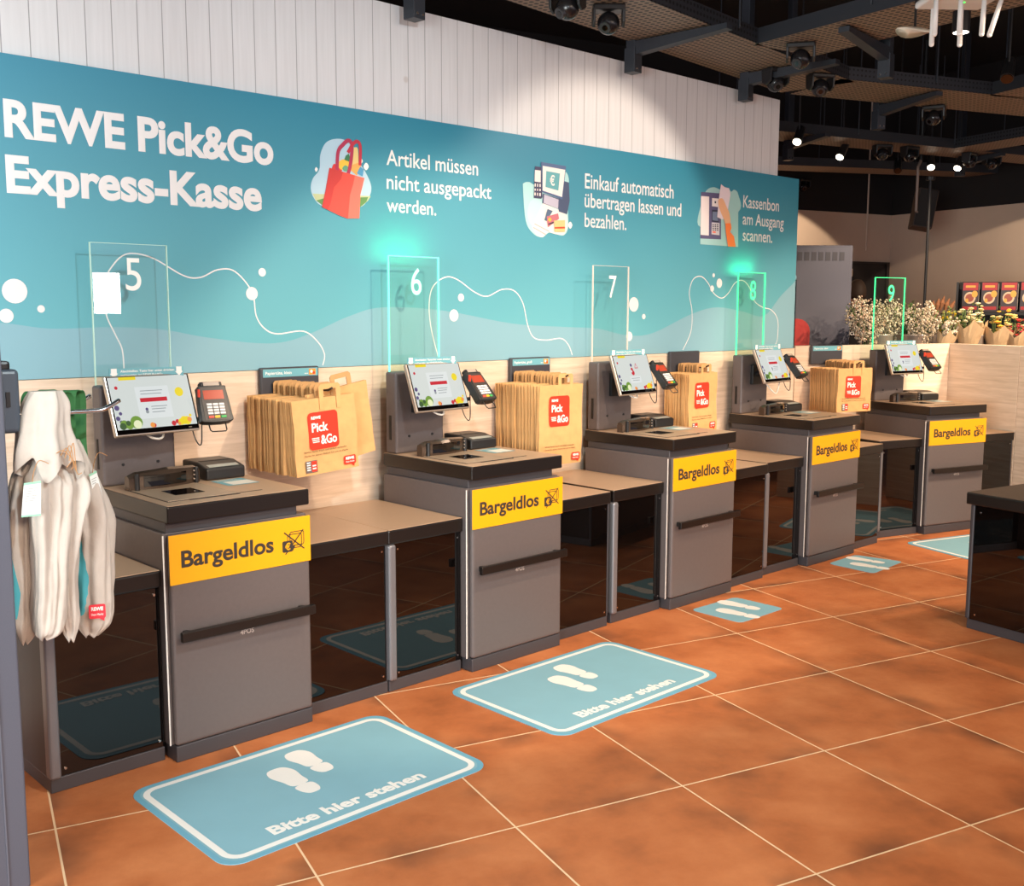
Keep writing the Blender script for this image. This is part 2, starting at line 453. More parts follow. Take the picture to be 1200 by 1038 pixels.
# low wood panelled wall: straight behind four counters, then bent
TH4 = -.307; O4 = Vector((5.682, -.014, 0)); C4, S4 = math.cos(TH4), math.sin(TH4)
def l4(x, y, z=0): return Vector((O4.x + x * C4 - y * S4, O4.y + x * S4 + y * C4, z))
def wallseg(name, p0, p1, z1=1.333, t=.09):
    p0, p1 = Vector(p0[:2]), Vector(p1[:2]); d = p1 - p0; L = d.length
    m = MB(); m.box(0, 0, 0, L, t, z1)
    o = m.build(name, M_WOOD, loc=(p0.x, p0.y, 0), rot=(0, 0, math.atan2(d.y, d.x)), bevel=.003)
    return tag(o, kind='structure')
wallseg('wall_low', (-3.2, WY), (5.075, WY), 1.326)
wallseg('wall_low_joint', (5.078, WY), l4(-.62, .72))
wallseg('wall_low_bend', l4(-.615, .72), l4(.96, .72))
wallseg('wall_low_side', l4(.962, .80), l4(.962, .07))
wallseg('wall_low_end', l4(.962, .067), l4(.962, -1.2))
# far walls
K = at(1045, 252, 13); ZT = 2.75
dl = (at(935, 245, 12.3) - K); dl.z = 0; dr = (at(1200, 237, 11.46) - K); dr.z = 0
def farwall(name, d, L, flip):
    d = d.normalized(); n = Vector((-d.y, d.x, 0)) * (.15 if flip else -.15)
    a, c = Vector((K.x, K.y, 0)), Vector((K.x, K.y, 0)) + d * L
    m = MB(); m.prism([(a.x, a.y), (c.x, c.y), (c.x + n.x, c.y + n.y), (a.x + n.x, a.y + n.y)], lambda x, y, h: (x, y, h), 0, ZT)
    tag(m.build(name, BEIGE), kind='structure')
    m = MB(); m.prism([(a.x, a.y), (c.x, c.y), (c.x + n.x, c.y + n.y), (a.x + n.x, a.y + n.y)], lambda x, y, h: (x, y, h), ZT, 4.3)
    tag(m.build(name + '_upper', mat('dark_upper_wall', (26, 24, 25), .9)), kind='structure')
farwall('wall_far', dl, 9, False); farwall('wall_right', dr, 9, True)
# open doorway with frame: flat sheet on the wall, its shade put into the colour
DP = K + dl.normalized() * .06; DQ = K + dl.normalized() * 1.35
t = dl.normalized(); n = Vector((-t.y, t.x, 0)); n = n if n.dot(CAM - K) > 0 else -n
def dfn(x, z, h): p = DP + t * x + n * h; return (p.x, p.y, z)
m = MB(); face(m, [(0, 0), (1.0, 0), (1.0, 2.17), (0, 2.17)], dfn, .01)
o = m.build('door_1', mat('painted_doorway_shade', (24, 21, 22), .6), solid=.012); tag(o, kind='structure')
m = MB(); ribbon(m, [(0, 0), (0, 2.17), (1.0, 2.17), (1.0, 0)], .05, dfn, .03)
m.build('door_frame', mat('dark_brown_frame', (44, 38, 36), .5), o, solid=.02)
m = MB(); m.prism([(.62, 2.0), (.95, 2.0), (.95, 2.09), (.62, 2.09)], dfn, .02, .07)
m.build('door_closer', mat('pale_closer', (190, 170, 150), .5), o)

# ================================================================== printed mural
mural = thing('mural_panel', 'long teal printed wall panel with white headline and pictures above the checkouts', 'wall panel', (0, 0, 0))
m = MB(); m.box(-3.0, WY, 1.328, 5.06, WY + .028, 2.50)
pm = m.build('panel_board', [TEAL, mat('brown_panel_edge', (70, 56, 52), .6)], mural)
for p in pm.data.polygons:
    if abs(p.normal.x) > .5: p.material_index = 1
wave = [(-3.0, 1.50), (-2.2, 1.60), (-1.3, 1.62), (-.6, 1.56), (-.29, 1.54), (-.11, 1.517), (.12, 1.521), (.326, 1.509), (.51, 1.476), (.747, 1.447), (.895, 1.451), (1.049, 1.494), (1.235, 1.562), (1.429, 1.602), (1.795, 1.586), (2.261, 1.52), (2.649, 1.499), (2.929, 1.487), (3.191, 1.445), (3.427, 1.456), (3.801, 1.568), (4.067, 1.611), (4.353, 1.585), (4.604, 1.556), (4.8, 1.69), (5.0, 1.80), (5.06, 1.83)]
wave = [(wp(*w)) if 0 else w for w in wave]
# outline measured on a plane slightly nearer: carry it to the board
def up(q): 
    v = Vector((q[0], .672, q[1])) - CAM; k = (WY - CY) / v.y; p = CAM + v * k; return (min(5.06, p.x), p.z)
wv = [w if w[0] < -.4 else up(w) for w in wave]; wv[-1] = (5.06, 1.845)
ws = spline(wv, 5); m = MB()
m.grid([(wfn(x, 1.3285, .0006), wfn(x, z, .0006)) for x, z in ws])
m.build('wave_band', TEALL, mural)
LINEW = .0056
lines = [[(.117, 1.734), (.163, 1.787), (.215, 1.806), (.302, 1.789), (.426, 1.725), (.5, 1.72), (.578, 1.753), (.656, 1.748), (.734, 1.664), (.751, 1.563), (.791, 1.508), (.853, 1.485), (.983, 1.495), (1.057, 1.448), (1.092, 1.39), (1.082, 1.341)],
         [(.117, 1.734), (.097, 1.66), (.1, 1.571), (.133, 1.492), (.158, 1.432), (.162, 1.345)],
         [(1.762, 1.345), (1.715, 1.491), (1.701, 1.611), (1.725, 1.701), (1.804, 1.75), (1.884, 1.74), (1.998, 1.68), (2.083, 1.66), (2.186, 1.696), (2.275, 1.69), (2.338, 1.627), (2.375, 1.51), (2.422, 1.444), (2.516, 1.429), (2.632, 1.436), (2.691, 1.399), (2.722, 1.343)],
         [(3.722, 1.347), (3.799, 1.459), (3.806, 1.586), (3.774, 1.698), (3.81, 1.782), (3.891, 1.802), (3.964, 1.764), (4.027, 1.701), (4.114, 1.67), (4.187, 1.703), (4.26, 1.77), (4.349, 1.786), (4.43, 1.736), (4.487, 1.654), (4.583, 1.614), (4.694, 1.594), (4.774, 1.525), (4.776, 1.4), (4.75, 1.354)]]
for l in lines:
    m = MB(); ribbon(m, spline([up(q) for q in l], 6), LINEW, wfn, .0014); m.build('wavy_line', CREAM, mural)
for x, z, r in [(-.233, 1.654, .045), (-.267, 1.565, .026), (-.143, 1.59, .014), (.733, 1.657, .028), (.785, 1.748, .018), (1.906, 1.652, .02), (1.859, 1.563, .03), (3.244, 1.625, .043), (3.337, 1.554, .016), (3.207, 1.439, .028), (4.022, 1.813, .013), (4.085, 1.764, .03), (4.009, 1.729, .02)]:
    m = MB(); face(m, circ(*up((x, z)), r), wfn, .002); m.build('dot', CREAM, mural)


def mtext(rows, name, bold):
    for s, pl, pr, pc in rows:               # base line left and right, cap top at the left (photo points on the board)
        m = MB(); a, c, h = wp(*pl), wp(*pr), wp(*pc)
        text(m, s, wfn, a[0], c[0], a[1] * .5 + c[1] * .5, h[1] - a[1], bold, .0018)
        m.build(name, CREAM, mural)
mtext([('REWE Pick&Go', (5.5, 162), (320.5, 193), (5.5, 117))], 'headline_lettering', .035)
mtext([('Express-Kasse', (8, 227), (307, 247), (8, 182))], 'headline_lettering', .035)
mtext([('Artikel müssen', (452.7, 194), (560, 205), (452.7, 176)), ('nicht ausgepackt', (453, 222), (575.5, 232.5), (453, 204.5)), ('werden.', (453, 247.5), (511, 253), (453, 231))], 'step_caption', .008)
mtext([('Einkauf automatisch', (685.2, 221.5), (789, 231.8), (685.2, 204)), ('übertragen lassen und', (684.8, 243), (798, 253.5), (684.8, 226)), ('bezahlen.', (684.8, 265.5), (733.7, 270), (684.8, 249))], 'step_caption', .008)
mtext([('Kassenbon', (870.6, 243), (912.5, 248), (870.6, 228.5)), ('am Ausgang', (870, 263), (918, 267.5), (870, 249)), ('scannen.', (870, 282), (904.5, 284.5), (870, 268))], 'step_caption', .008)


def pic(name, ox, oy, sc, shapes):
    m = MB(); mats = []
    for i, (kind, col, pts, *w) in enumerate(shapes):
        mm = mat('print_%d_%d_%d' % col, col, .6)
        if mm not in mats: mats.append(mm)
        k = mats.index(mm); q = [wp(ox + x / sc, oy + y / sc) for x, y in pts]
        h = .0012 + .00025 * i
        if kind == 'p': face(m, q, wfn, h, k)
        elif kind == 's': face(m, spline(q, 6, True), wfn, h, k)
        elif kind == 'l': ribbon(m, spline(q, 6), w[0], wfn, h, k)
        elif kind == 't': text(m, w[0], wfn, q[0][0], q[1][0], q[0][1], q[1][1] - q[0][1], .02, h, k)
    m.build(name, mats, mural)


pic('shopping_bag_picture', 355, 150, 8.65, [
    ('s', (178, 206, 222), [(165, 420), (175, 270), (230, 150), (330, 110), (430, 125), (520, 200), (560, 330), (640, 460), (692, 600), (660, 720), (580, 800), (420, 790), (200, 790), (110, 710), (78, 610), (100, 510)]),
    ('p', (186, 194, 150), [(95, 665), (685, 690), (660, 735), (600, 790), (200, 780), (130, 735)]),
    ('p', (96, 140, 84), [(132, 735), (200, 715), (660, 700), (640, 750), (580, 800), (190, 780)]),
    ('s', CREAM_C := (240, 236, 232), [(118, 420), (132, 396), (148, 420), (132, 444)]), ('s', CREAM_C, [(612, 390), (638, 352), (664, 390), (638, 428)]), ('s', CREAM_C, [(576, 335), (590, 312), (604, 335), (590, 358)]),
    ('s', (214, 60, 60), [(288, 410), (310, 365), (345, 375), (385, 390), (390, 440), (330, 450), (290, 440)]),
    ('s', (244, 190, 70), [(350, 370), (380, 325), (440, 320), (470, 350), (450, 410), (380, 420)]),
    ('p', (60, 120, 84), [(415, 320), (430, 280), (460, 260), (475, 300), (470, 345), (430, 330)]),
    ('s', (104, 160, 130), [(395, 410), (420, 380), (450, 390), (460, 430), (420, 440)]),
    ('s', (226, 196, 130), [(495, 370), (505, 220), (530, 196), (553, 220), (556, 370), (525, 390)]),
    ('p', (240, 166, 90), [(468, 420), (490, 375), (565, 350), (600, 420), (540, 480)]),
    ('p', (80, 150, 190), [(540, 460), (575, 390), (612, 420), (600, 492)]),
    ('l', (176, 52, 84), [(340, 470), (350, 250), (400, 170), (455, 128), (490, 170), (488, 280), (470, 400), (450, 470)], .018),
    ('l', (190, 52, 70), [(450, 250), (500, 165), (545, 138), (575, 190), (572, 380)], .016),
    ('p', (222, 78, 68), [(262, 403), (520, 480), (618, 508), (575, 660), (565, 915), (445, 917), (360, 885), (187, 800), (225, 620)]),
    ('p', (198, 60, 58), [(262, 403), (400, 445), (380, 520), (310, 600), (275, 760), (245, 828), (187, 800), (225, 620)]),
    ('p', (250, 112, 98), [(520, 480), (618, 508), (575, 680), (565, 915), (450, 917), (470, 680), (505, 560)])])
pic('checkout_picture', 600, 180, 9.433, [
    ('s', (172, 214, 214), [(120, 380), (130, 325), (190, 315), (260, 350), (420, 380), (560, 220), (600, 210), (628, 300), (610, 480), (620, 800), (560, 905), (420, 870), (330, 925), (230, 880), (150, 740)]),
    ('s', (184, 222, 222), [(170, 640), (200, 530), (270, 500), (330, 560), (300, 700), (230, 800), (180, 730)]),
    ('p', (236, 226, 220), [(340, 545), (510, 620), (605, 680), (612, 820), (570, 900), (480, 890), (400, 865), (335, 925), (270, 905), (222, 810)]),
    ('l', (190, 170, 170), [(245, 775), (410, 860)], .006), ('l', (190, 170, 170), [(232, 815), (370, 895)], .006),
    ('s', CREAM_C, [(618, 790), (640, 752), (662, 790), (640, 830)]),
    ('p', (72, 84, 112), [(560, 300), (625, 320), (634, 520), (605, 670), (512, 640), (510, 480)]),
    ('p', (84, 88, 118), [(335, 440), (520, 500), (512, 612), (330, 545)]), ('p', (190, 184, 200), [(352, 452), (510, 508), (505, 610), (345, 545)]),
    ('p', (66, 66, 96), [(250, 140), (318, 150), (330, 480), (318, 500), (235, 490)]), ('p', (240, 226, 220), [(248, 180), (312, 188), (312, 318), (245, 308)]),
    ('p', (236, 222, 214), [(245, 330), (312, 335), (312, 470), (242, 462)]), ('l', (66, 66, 96), [(265, 330), (262, 470)], .01), ('l', (66, 66, 96), [(290, 330), (287, 470)], .01), ('l', (66, 66, 96), [(243, 375), (312, 380)], .01), ('l', (66, 66, 96), [(243, 420), (312, 425)], .01),
    ('p', (84, 104, 140), [(315, 92), (590, 140), (550, 508), (325, 425)]), ('p', (240, 228, 222), [(332, 135), (580, 180), (545, 480), (330, 408)]), ('p', (100, 166, 172), [(370, 192), (522, 220), (505, 410), (362, 370)]),
    ('t', (240, 232, 226), [(410, 350), (465, 248)], '€'),
    ('p', (84, 104, 130), [(385, 612), (442, 635), (375, 745), (350, 735)]),
    ('p', (190, 110, 120), [(375, 695), (500, 660), (512, 720), (390, 815)]), ('p', (56, 50, 66), [(388, 775), (450, 752), (452, 768), (392, 790)]), ('s', (244, 176, 70), [(388, 730), (408, 705), (428, 730), (408, 752)]),
    ('p', (238, 190, 130), [(455, 740), (575, 735), (575, 865), (460, 865)]), ('p', (222, 70, 40), [(460, 812), (575, 808), (575, 828), (460, 830)])])
pic('receipt_picture', 810, 205, 11.53, [
    ('s', (160, 200, 200), [(122, 700), (130, 400), (200, 215), (300, 165), (400, 200), (500, 190), (540, 225), (580, 200), (632, 260), (634, 500)]),
    ('p', (160, 200, 200), [(122, 520), (634, 440), (632, 972), (120, 935)]),
    ('p', (92, 86, 122), [(130, 228), (400, 250), (400, 870), (120, 858)]), ('p', (234, 220, 220), [(130, 285), (240, 292), (235, 818), (124, 808)]),
    ('p', (234, 222, 220), [(278, 312), (372, 320), (372, 435), (276, 422)]), ('p', (60, 60, 76), [(312, 352), (332, 355), (332, 385), (312, 382)]),
    ('p', (50, 50, 70), [(276, 470), (370, 478), (366, 640), (274, 628)]), ('p', (112, 124, 150), [(284, 495), (362, 500), (358, 622), (282, 612)]),
    ('p', (206, 200, 206), [(272, 640), (378, 650), (376, 815), (268, 800)]),
    *[('p', (50, 50, 66), [(282 + 28 * i, 665 + 24 * j), (300 + 28 * i, 667 + 24 * j), (300 + 28 * i, 681 + 24 * j), (282 + 28 * i, 679 + 24 * j)]) for i in range(3) for j in range(4)],
    ('p', (240, 110, 80), [(280, 760), (320, 764), (320, 784), (280, 780)]),
    ('p', (232, 214, 222), [(392, 125), (440, 165), (500, 180), (520, 260), (470, 560), (410, 605), (340, 570), (352, 420), (370, 260)]),
    ('s', (240, 180, 140), [(355, 340), (390, 315), (425, 335), (470, 440), (505, 520), (515, 660), (455, 670), (430, 600), (385, 500), (360, 420)]),
    ('p', (250, 128, 66), [(448, 655), (522, 652), (532, 720), (512, 770), (565, 830), (590, 970), (485, 968), (455, 760)])])

# ================================================================== self-checkout counters
ZC = .92; UW = .567
UNITS = [((0, 0), 0), ((1.3865, 0), .006), ((2.808, .018), 0), ((4.219, .041), -.0166), ((5.682, -.014), TH4)]
NUM = '56789'
ULAB = ['dark grey self-checkout counter under clear number pane 5, nearest the hanging cloth bags',
        'dark grey self-checkout counter under the green-edged number pane 6',
        'dark grey self-checkout counter under the unlit clear number pane 7',
        'dark grey self-checkout counter under the green-lit number pane 8',
        'dark grey self-checkout counter under green-lit pane 9 before the flowers']


def screen_mesh(alert):
    w, h = .35 - .022, .23 - .032
    mats = [mat('screen_pale_blue', (206, 213, 210), .3, emit=.95), mat('screen_card_white', (216, 222, 222), .3, emit=.95), mat('screen_red_button', (196, 34, 50), .3, emit=.95), mat('screen_yellow', (232, 210, 40), .3, emit=.95),
            mat('screen_violet', (86, 74, 120), .3, emit=.95), mat('screen_green', (112, 150, 60), .3, emit=.95), mat('screen_kiwi_white', (226, 232, 190), .3, emit=.95), mat('screen_grey_text', (140, 148, 152), .3, emit=.95), mat('screen_orange', (236, 150, 70), .3, emit=.95), mat('screen_leaf_dark', (60, 90, 50), .3, emit=.95)]
    m = MB()
    def f(x, z, hh): return (x * w - w / 2, -.0101 - hh, z * h - h / 2 + .008)
    def c(x, z, r, k, l=.001): face(m, circ(x, z, r, r * w / h, 16), f, l, k)
    face(m, rrect(0, 0, 1, 1, .001, 1), f, .0003, 0)
    face(m, [(.13, .94), (.34, .94), (.34, 1), (.13, 1)], f, .0006, 3)
    c(.08, .8, .02, 2)
    if not alert:
        face(m, [(.30, .18), (.72, .18), (.72, .80), (.30, .80)], f, .0006, 1)
        face(m, [(.34, .50), (.68, .50), (.68, .58), (.34, .58)], f, .001, 2)
        for z, a, e in ((.71, .36, .64), (.65, .36, .62), (.40, .46, .66), (.35, .46, .64), (.29, .46, .62)): face(m, [(a, z), (e, z), (e, z + .014), (a, z + .014)], f, .001, 7)
        c(.40, .36, .018, 4); c(.40, .31, .02, 7); c(.85, .66, .055, 3)
    else:
        face(m, [(.34, .2), (.66, .2), (.66, .4), (.34, .4)], f, .0006, 1)
        for z, a, e in ((.33, .38, .62), (.27, .40, .60)): face(m, [(a, z), (e, z), (e, z + .014), (a, z + .014)], f, .001, 7)
        c(.46, .50, .045, 2); c(.45, .60, .03, 2); c(.45, .72, .028, 4); c(.43, .54, .02, 1, .0014)
        face(m, [(.54, .62), (.64, .62), (.59, .78)], f, .001, 2); face(m, [(.56, .64), (.62, .64), (.59, .74)], f, .0014, 1)
        c(.85, .16, .0, 3) if 0 else None
    for x, z, r, k in ((.04, .42, .03, 4), (.07, .31, .02, 4), (.03, .22, .026, 4), (.06, .15, .02, 4), (.09, .10, .05, 5), (.07, .03, .04, 9), (.15, .04, .045, 5), (.14, .12, .03, 9), (.24, .08, .075, 5), (.25, .07, .05, 6), (.25, .07, .018, 5), (.43, .05, .03, 8), (.45, .02, .025, 2), (.70, .05, .03, 2), (.75, .08, .025, 2), (.77, .03, .02, 8), (.84, .09, .05, 3), (.88, .05, .05, 3), (.80, .05, .04, 3), (.93, .18, .018, 3), (.91, .1, .03, 8)):
        c(x, min(1 - r * w / h, max(z, r * w / h)), r, k, .0008 + .00002 * k)
    return m, mats


def make_unit(i):
    (x0, y0), rz = UNITS[i]
    u = thing('self_checkout', ULAB[i], 'self-checkout', (x0, y0, 0), rz, 'self-checkout counters in a row')
    m = MB(); m.box(.006, .006, 0, UW, .60, .06); m.build('plinth', BODY2, u, .004)
    m = MB(); m.box(-.006, .03, .06, UW, .62, .822); m.build('body', BODY, u, .003)
    m = MB(); m.box(-.0085, .0285, .06, -.0035, .0305, .815); m.build('lit_panel_edge', mat('painted_lit_edge', (235, 230, 225), .4), u)  # pale strip paints in the lit front edge of the side panel
    m = MB(); m.box(.004, 0, .062, UW - .002, .028, .82); d = m.build('front_door', BODY, u, .012, seg=4)
    # bar handle across the door
    m = MB(); m.box(.016, -.05, .446, UW - .012, -.03, .482); hd = m.build('handle', BLACKE, d, .003)
    m = MB()
    for x in (.05, UW - .05): m.box(x - .01, -.031, .452, x + .01, .001, .476)
    m.build('handle_bracket', BLACKP, d, .002)
    m = MB(); m.box(.0155, -.0505, .4475, .0185, -.031, .4805)
    fy = lambda x, z, h: (x, -h, z)
    m = MB(); text(m, '4POS', fy, .262, .318, .414, .018, .02, .0012)
    m.build('maker_lettering', mat('silver_lettering', (200, 190, 184), .35, .3), d)
    # yellow sign
    m = MB(); m.box(0, -.003, .643, UW, .0, .818); sg = m.build('cashless_sign', YEL, u, .001)
    fs = lambda x, z, h: (x, -.003 - h, z)
    m = MB(); text(m, 'Bargeldlos', fs, .043, .407, .7, .060, .026, .0008); m.build('sign_lettering', INK, sg)
    m = MB()
    for k, (ax, az) in enumerate(((.022, .018), (.012, .009))):
        ribbon(m, rrect(.455 + ax, .694 + az, .515 + ax, .746 + az, .008), .0032, fs, .0006, closed=True)
    face(m, rrect(.444, .690, .488, .733, .006), fs, .0009)
    face(m, [(.488, .712), (.50, .712), (.488, .69)], fs, .0009)
    ribbon(m, [(.456, .682), (.535, .768)], .0048, fs, .0014); ribbon(m, [(.452, .766), (.538, .694)], .0048, fs, .0014)
    text(m, '€', fs, .455, .478, .698, .026, .03, .0016, 1)
    m.build('no_cash_symbol', [INK, YEL], sg)
    # neck and countertop
    m = MB(); m.box(.006, .03, .82, .53, .61, .86); m.build('neck', BODY2, u, .004)
    m = MB(); m.box(0, 0, .858, UW, .632, ZC - .0015); m.build('countertop', BLACKE, u, .006, seg=3)
    m = MB(); m.box(.004, .004, ZC - .002, UW - .004, .628, ZC); m.build('steel_top', TOPM, u, .001)
    m = MB(); m.box(.045, .083, ZC, .312, .42, ZC + .003); sp = m.build('scale_plate', M_SCALE, u, .001)
    m = MB(); m.box(.12, .18, ZC + .0028, .235, .295, ZC + .0042); m.build('scan_window', BLACKG, sp)
    m = MB()
    for a, c, e, g in ((.040, .078, .317, .083), (.040, .420, .317, .424), (.040, .083, .045, .420), (.312, .083, .317, .420)): m.box(a, c, ZC, e, g, ZC + .0012)
    m.box(.12, .07, ZC, .318, .078, ZC + .0025)
    m.build('scale_gap', mat('dark_gap', (24, 22, 22), .6), sp)
    # upright curved scanner bar
    rows = []
    path = [(.038 + .30 * k / 12, .405 + .035 * (k / 12) - .03 * math.sin(math.pi * k / 12)) for k in range(13)]
    prof = [(-.026, 0), (-.029, .02), (-.029, .058), (-.02, .07), (0, .076), (.02, .07), (.026, .05), (.026, 0)]
    for k, (x, y) in enumerate(path):
        e = 1 - .14 * abs(k - 6) / 6 if 0 < k < 12 else .72
        rows.append([(x, y + a * e, ZC + .001 + z * e) for a, z in prof])
    m = MB(); m.grid(rows, closed=True, cap=True); sc = m.build('scanner', mat('bronze_black_gloss', (84, 70, 60), .2, .5), u, smooth=False)
    m = MB(); m.grid([[(path[k][0], path[k][1] - .0305 * (1 - .14 * abs(k - 6) / 6), ZC + .014), (path[k][0], path[k][1] - .0305 * (1 - .14 * abs(k - 6) / 6), ZC + .056)] for k in range(2, 10)])
    m.build('scanner_glass', BLACKG, sc, solid=.001)
    for x in (path[1], path[11]):
        m = MB(); m.cyl((x[0], x[1] - .03, ZC + .002), (x[0], x[1] - .03, ZC + .064), .009, n=12); m.build('scanner_end_cap', BLACKP, sc, .002)
    m = MB()
    for z in (.02, .036, .052): m.cyl((path[10][0] + .012, path[10][1] - .026, ZC + z), (path[10][0] + .012, path[10][1] - .031, ZC + z), .003, n=8)
    m.build('scanner_button', SILV, sc)
    # receipt printer
    m = MB(); m.prism([(.415, .0), (.62, 0), (.62, .066), (.50, .066), (.415, .047)], lambda y, z, h: (h, y, ZC + z), .365, .535)
    rp = m.build('receipt_printer', BLACKP, u, .008, seg=3)
    m = MB(); face(m, [(.385, .425), (.515, .425), (.515, .455), (.385, .455)], lambda x, y, h: (x, y, ZC + .0495 + (y - .425) * .22 + h), .001); m.build('printer_display', mat('printer_silver', (170, 178, 174), .3, .3), rp)
    m = MB(); m.box(.385, .50, ZC + .0655, .515, .52, ZC + .0675); m.build('paper_slot', mat('slot_black', (8, 8, 8), .5), rp)
    # counter label
    m = MB(); face(m, [(.37, .25), (.505, .25), (.505, .40), (.37, .40)], lambda x, y, h: (x, y, ZC + h), .0008); face(m, [(.395, .26), (.50, .26), (.50, .345), (.395, .345)], lambda x, y, h: (x, y, ZC + h), .0012, 1)
    for k in range(4): face(m, [(.38, .362 + .009 * k), (.48 - .01 * k, .362 + .009 * k), (.48 - .01 * k, .366 + .009 * k), (.38, .366 + .009 * k)], lambda x, y, h: (x, y, ZC + h), .0013, 1)
    m.build('counter_label', [STRIPM, mat('label_paper', (226, 222, 212), .6)], u)
    m = MB(); m.box(.33, .088, ZC, .42, .096, ZC + .0008); m.build('card_slot', mat('slot_black', (8, 8, 8), .5), u)
    # upright post
    m = MB(); m.box(.008, .54, ZC, .30, .62, 1.303); po = m.build('post', BODY, u, .012, seg=4)
    m = MB(); m.box(.006, .575, .985, .0085, .59, 1.10); m.build('post_slot', mat('slot_black', (8, 8, 8), .5), po)
    m = MB()
    for x, z in ((.085, 1.0), (.225, 1.0)): m.cyl((x, .541, z), (x, .536, z), .006, n=10)
    m.build('screw', BLACKP, po)
    # number pane
    m = MB(); m.box(.02, .596, 1.295, .32, .604, 1.837); pn = m.build('number_pane', PANEG if i in (1, 3, 4) else PANE, u)
    em = {0: E_5, 1: G_ON2, 2: E_7, 3: G_ON, 4: G_ON}[i]; nm = {0: WHITE, 1: N_ON2, 2: WHITE, 3: G_ON, 4: G_ON}[i]
    tw = .0042 if i in (1, 3, 4) else .003
    for a, c in ((.0175, .0205 + tw - .003), (.3195 - tw + .003, .3225)):
        m = MB(); m.box(a, .5955, 1.30, c, .6045, 1.8375); m.build('pane_side_edge', em, pn)
    m = MB(); m.box(.018, .5955, 1.8365, .322, .6045, 1.8365 + (.004 if i in (1, 3, 4) else .0015)); m.build('pane_top_edge', em, pn)
    m = MB(); text(m, NUM[i], lambda x, z, h: (x, .596 - h, z), .150, .212, 1.662, .122, .001, .001); m.build('numeral', nm, pn)
    if i in (1, 3, 4):
        l = bpy.data.lights.new('pane_light', 'AREA'); l.shape = 'RECTANGLE'; l.size = .26; l.size_y = .012; l.energy = .42; l.color = (.0, 1.0, .38)
        lo = bpy.data.objects.new('pane_light', l); COL.objects.link(lo); lo.parent = u; lo.location = (.17, .62, 1.845)
        lo.rotation_euler = (math.radians(180 - 35), 0, 0)
    # touch monitor
    m = MB(); m.box(-.175, -.008, -.115, .175, .012, .115); m.box(-.09, .01, -.07, .09, .03, .07)
    mo = m.build('touch_monitor', SILV, u, .006, loc=(.152, .41, 1.236), rot=(-(.33 if i != 3 else .40), 0, .1), seg=3)
    m = MB(); m.box(-.1685, -.0098, -.1085, .1685, -.0078, .1085); m.build('bezel', BLACKG, mo)
    sm, mats = screen_mesh(i == 2); sm.build('screen', mats, mo)
    m = MB(); text(m, 'hp' if 0 else '=', lambda x, z, h: (x, -.0099 - h, z), .125, .138, -.104, .006, .02, .0006); m.build('monitor_mark', SILV, mo)
    m = MB(); m.tube([(.15, .55, 1.17), (.15, .47, 1.19), (.15, .43, 1.22)], .02, 10); m.box(.10, .52, 1.11, .20, .545, 1.24); m.build('monitor_arm', BLACKP, u, .003)
    m = MB(); m.tube(spline([(.12, .45, 1.14), (.14, .40, 1.112), (.18, .40, 1.108), (.21, .44, 1.14)] if i != 3 else [(.12, .45, 1.14), (.15, .40, 1.07), (.20, .40, 1.06), (.26, .42, 1.13)], 6), .0045, 7); m.build('cable', mat('white_cable', (220, 214, 206), .5), u, smooth=True)
    # info card on the monitor
    m = MB(); m.box(.008, .448, 1.335, .30, .452, 1.372); ic = m.build('info_card', STRIPM, u)
    m = MB(); fi = lambda x, z, h: (x, .448 - h, z)
    text(m, 'Abschließen: Taste hier unten drücken', fi, .05, .262, 1.357, .0085, .02, .0008); text(m, 'und bezahlen, bei REWE Pick&Go', fi, .05, .215, 1.342, .0085, .02, .0008)
    for x in (.026, .281): face(m, [(x - .011, 1.372), (x - .011, 1.354), (x - .016, 1.354), (x, 1.338), (x + .016, 1.354), (x + .011, 1.354), (x + .011, 1.372)], fi, .0008)
    m.build('card_lettering', WHITE, ic)
    m = MB(); m.tube([(.05, .455, 1.31), (.05, .455, 1.36)], .004, 6); m.tube([(.26, .455, 1.31), (.26, .455, 1.36)], .004, 6); m.build('card_clip', mat('clear_clip', (200, 215, 218), .2), u)
    # payment terminal on its wire stand
    ct = MB(); ct.prism(spline([(-.048, -.082), (.048, -.082), (.056, -.05), (.05, .06), (.042, .078), (-.042, .078), (-.05, .06), (-.056, -.05)], 3, True), lambda x, z, h: (x, h, z), -.016, .022)
    TY = -.12 if i == 0 else .15
    ct = ct.build('card_terminal', BLACKP, u, .005, loc=(.388, .385, 1.224), rot=(-.42 if i == 0 else -.68, .0, TY), seg=3)
    ct.scale = (1.12, 1, .92 if i == 0 else 1.02)
    m = MB(); m.box(-.04, -.014, .074, .04, .016, .098); m.build('paper_cover', SILV if 0 else BLACKP, ct, .006)
    m = MB(); m.box(-.028, -.0155, .078, .028, -.013, .094); m.build('printer_lid', mat('lid_grey', (176, 160, 146), .4), ct)
    m = MB(); m.box(-.036, -.0185, .016, .036, -.0155, .056); tsn = m.build('terminal_screen', [mat('terminal_red', (168, 66, 46), .25, emit=.15), WHITE], ct)
    m = MB(); m.box(-.044, -.0175, -.076, .044, -.0155, .07); m.build('terminal_face', mat('face_dark_brown', (62, 54, 50), .4), ct)
    m = MB()
    for r in range(4):
        for c in range(3): m.box(-.031 + c * .022, -.021, -.012 - r * .013, -.013 + c * .022, -.0165, -.003 - r * .013)
    m.build('keypad', mat('white_keys', (232, 230, 228), .5), ct)
    for k, (nmx, cc) in enumerate((('cancel_key', (228, 84, 60)), ('clear_key', (240, 190, 40)), ('enter_key', (60, 170, 84)))):
        m = MB(); m.box(-.031 + k * .022, -.0212, -.068, -.013 + k * .022, -.0165, -.058); m.build(nmx, mat('key_%s' % nmx, cc, .5), ct)
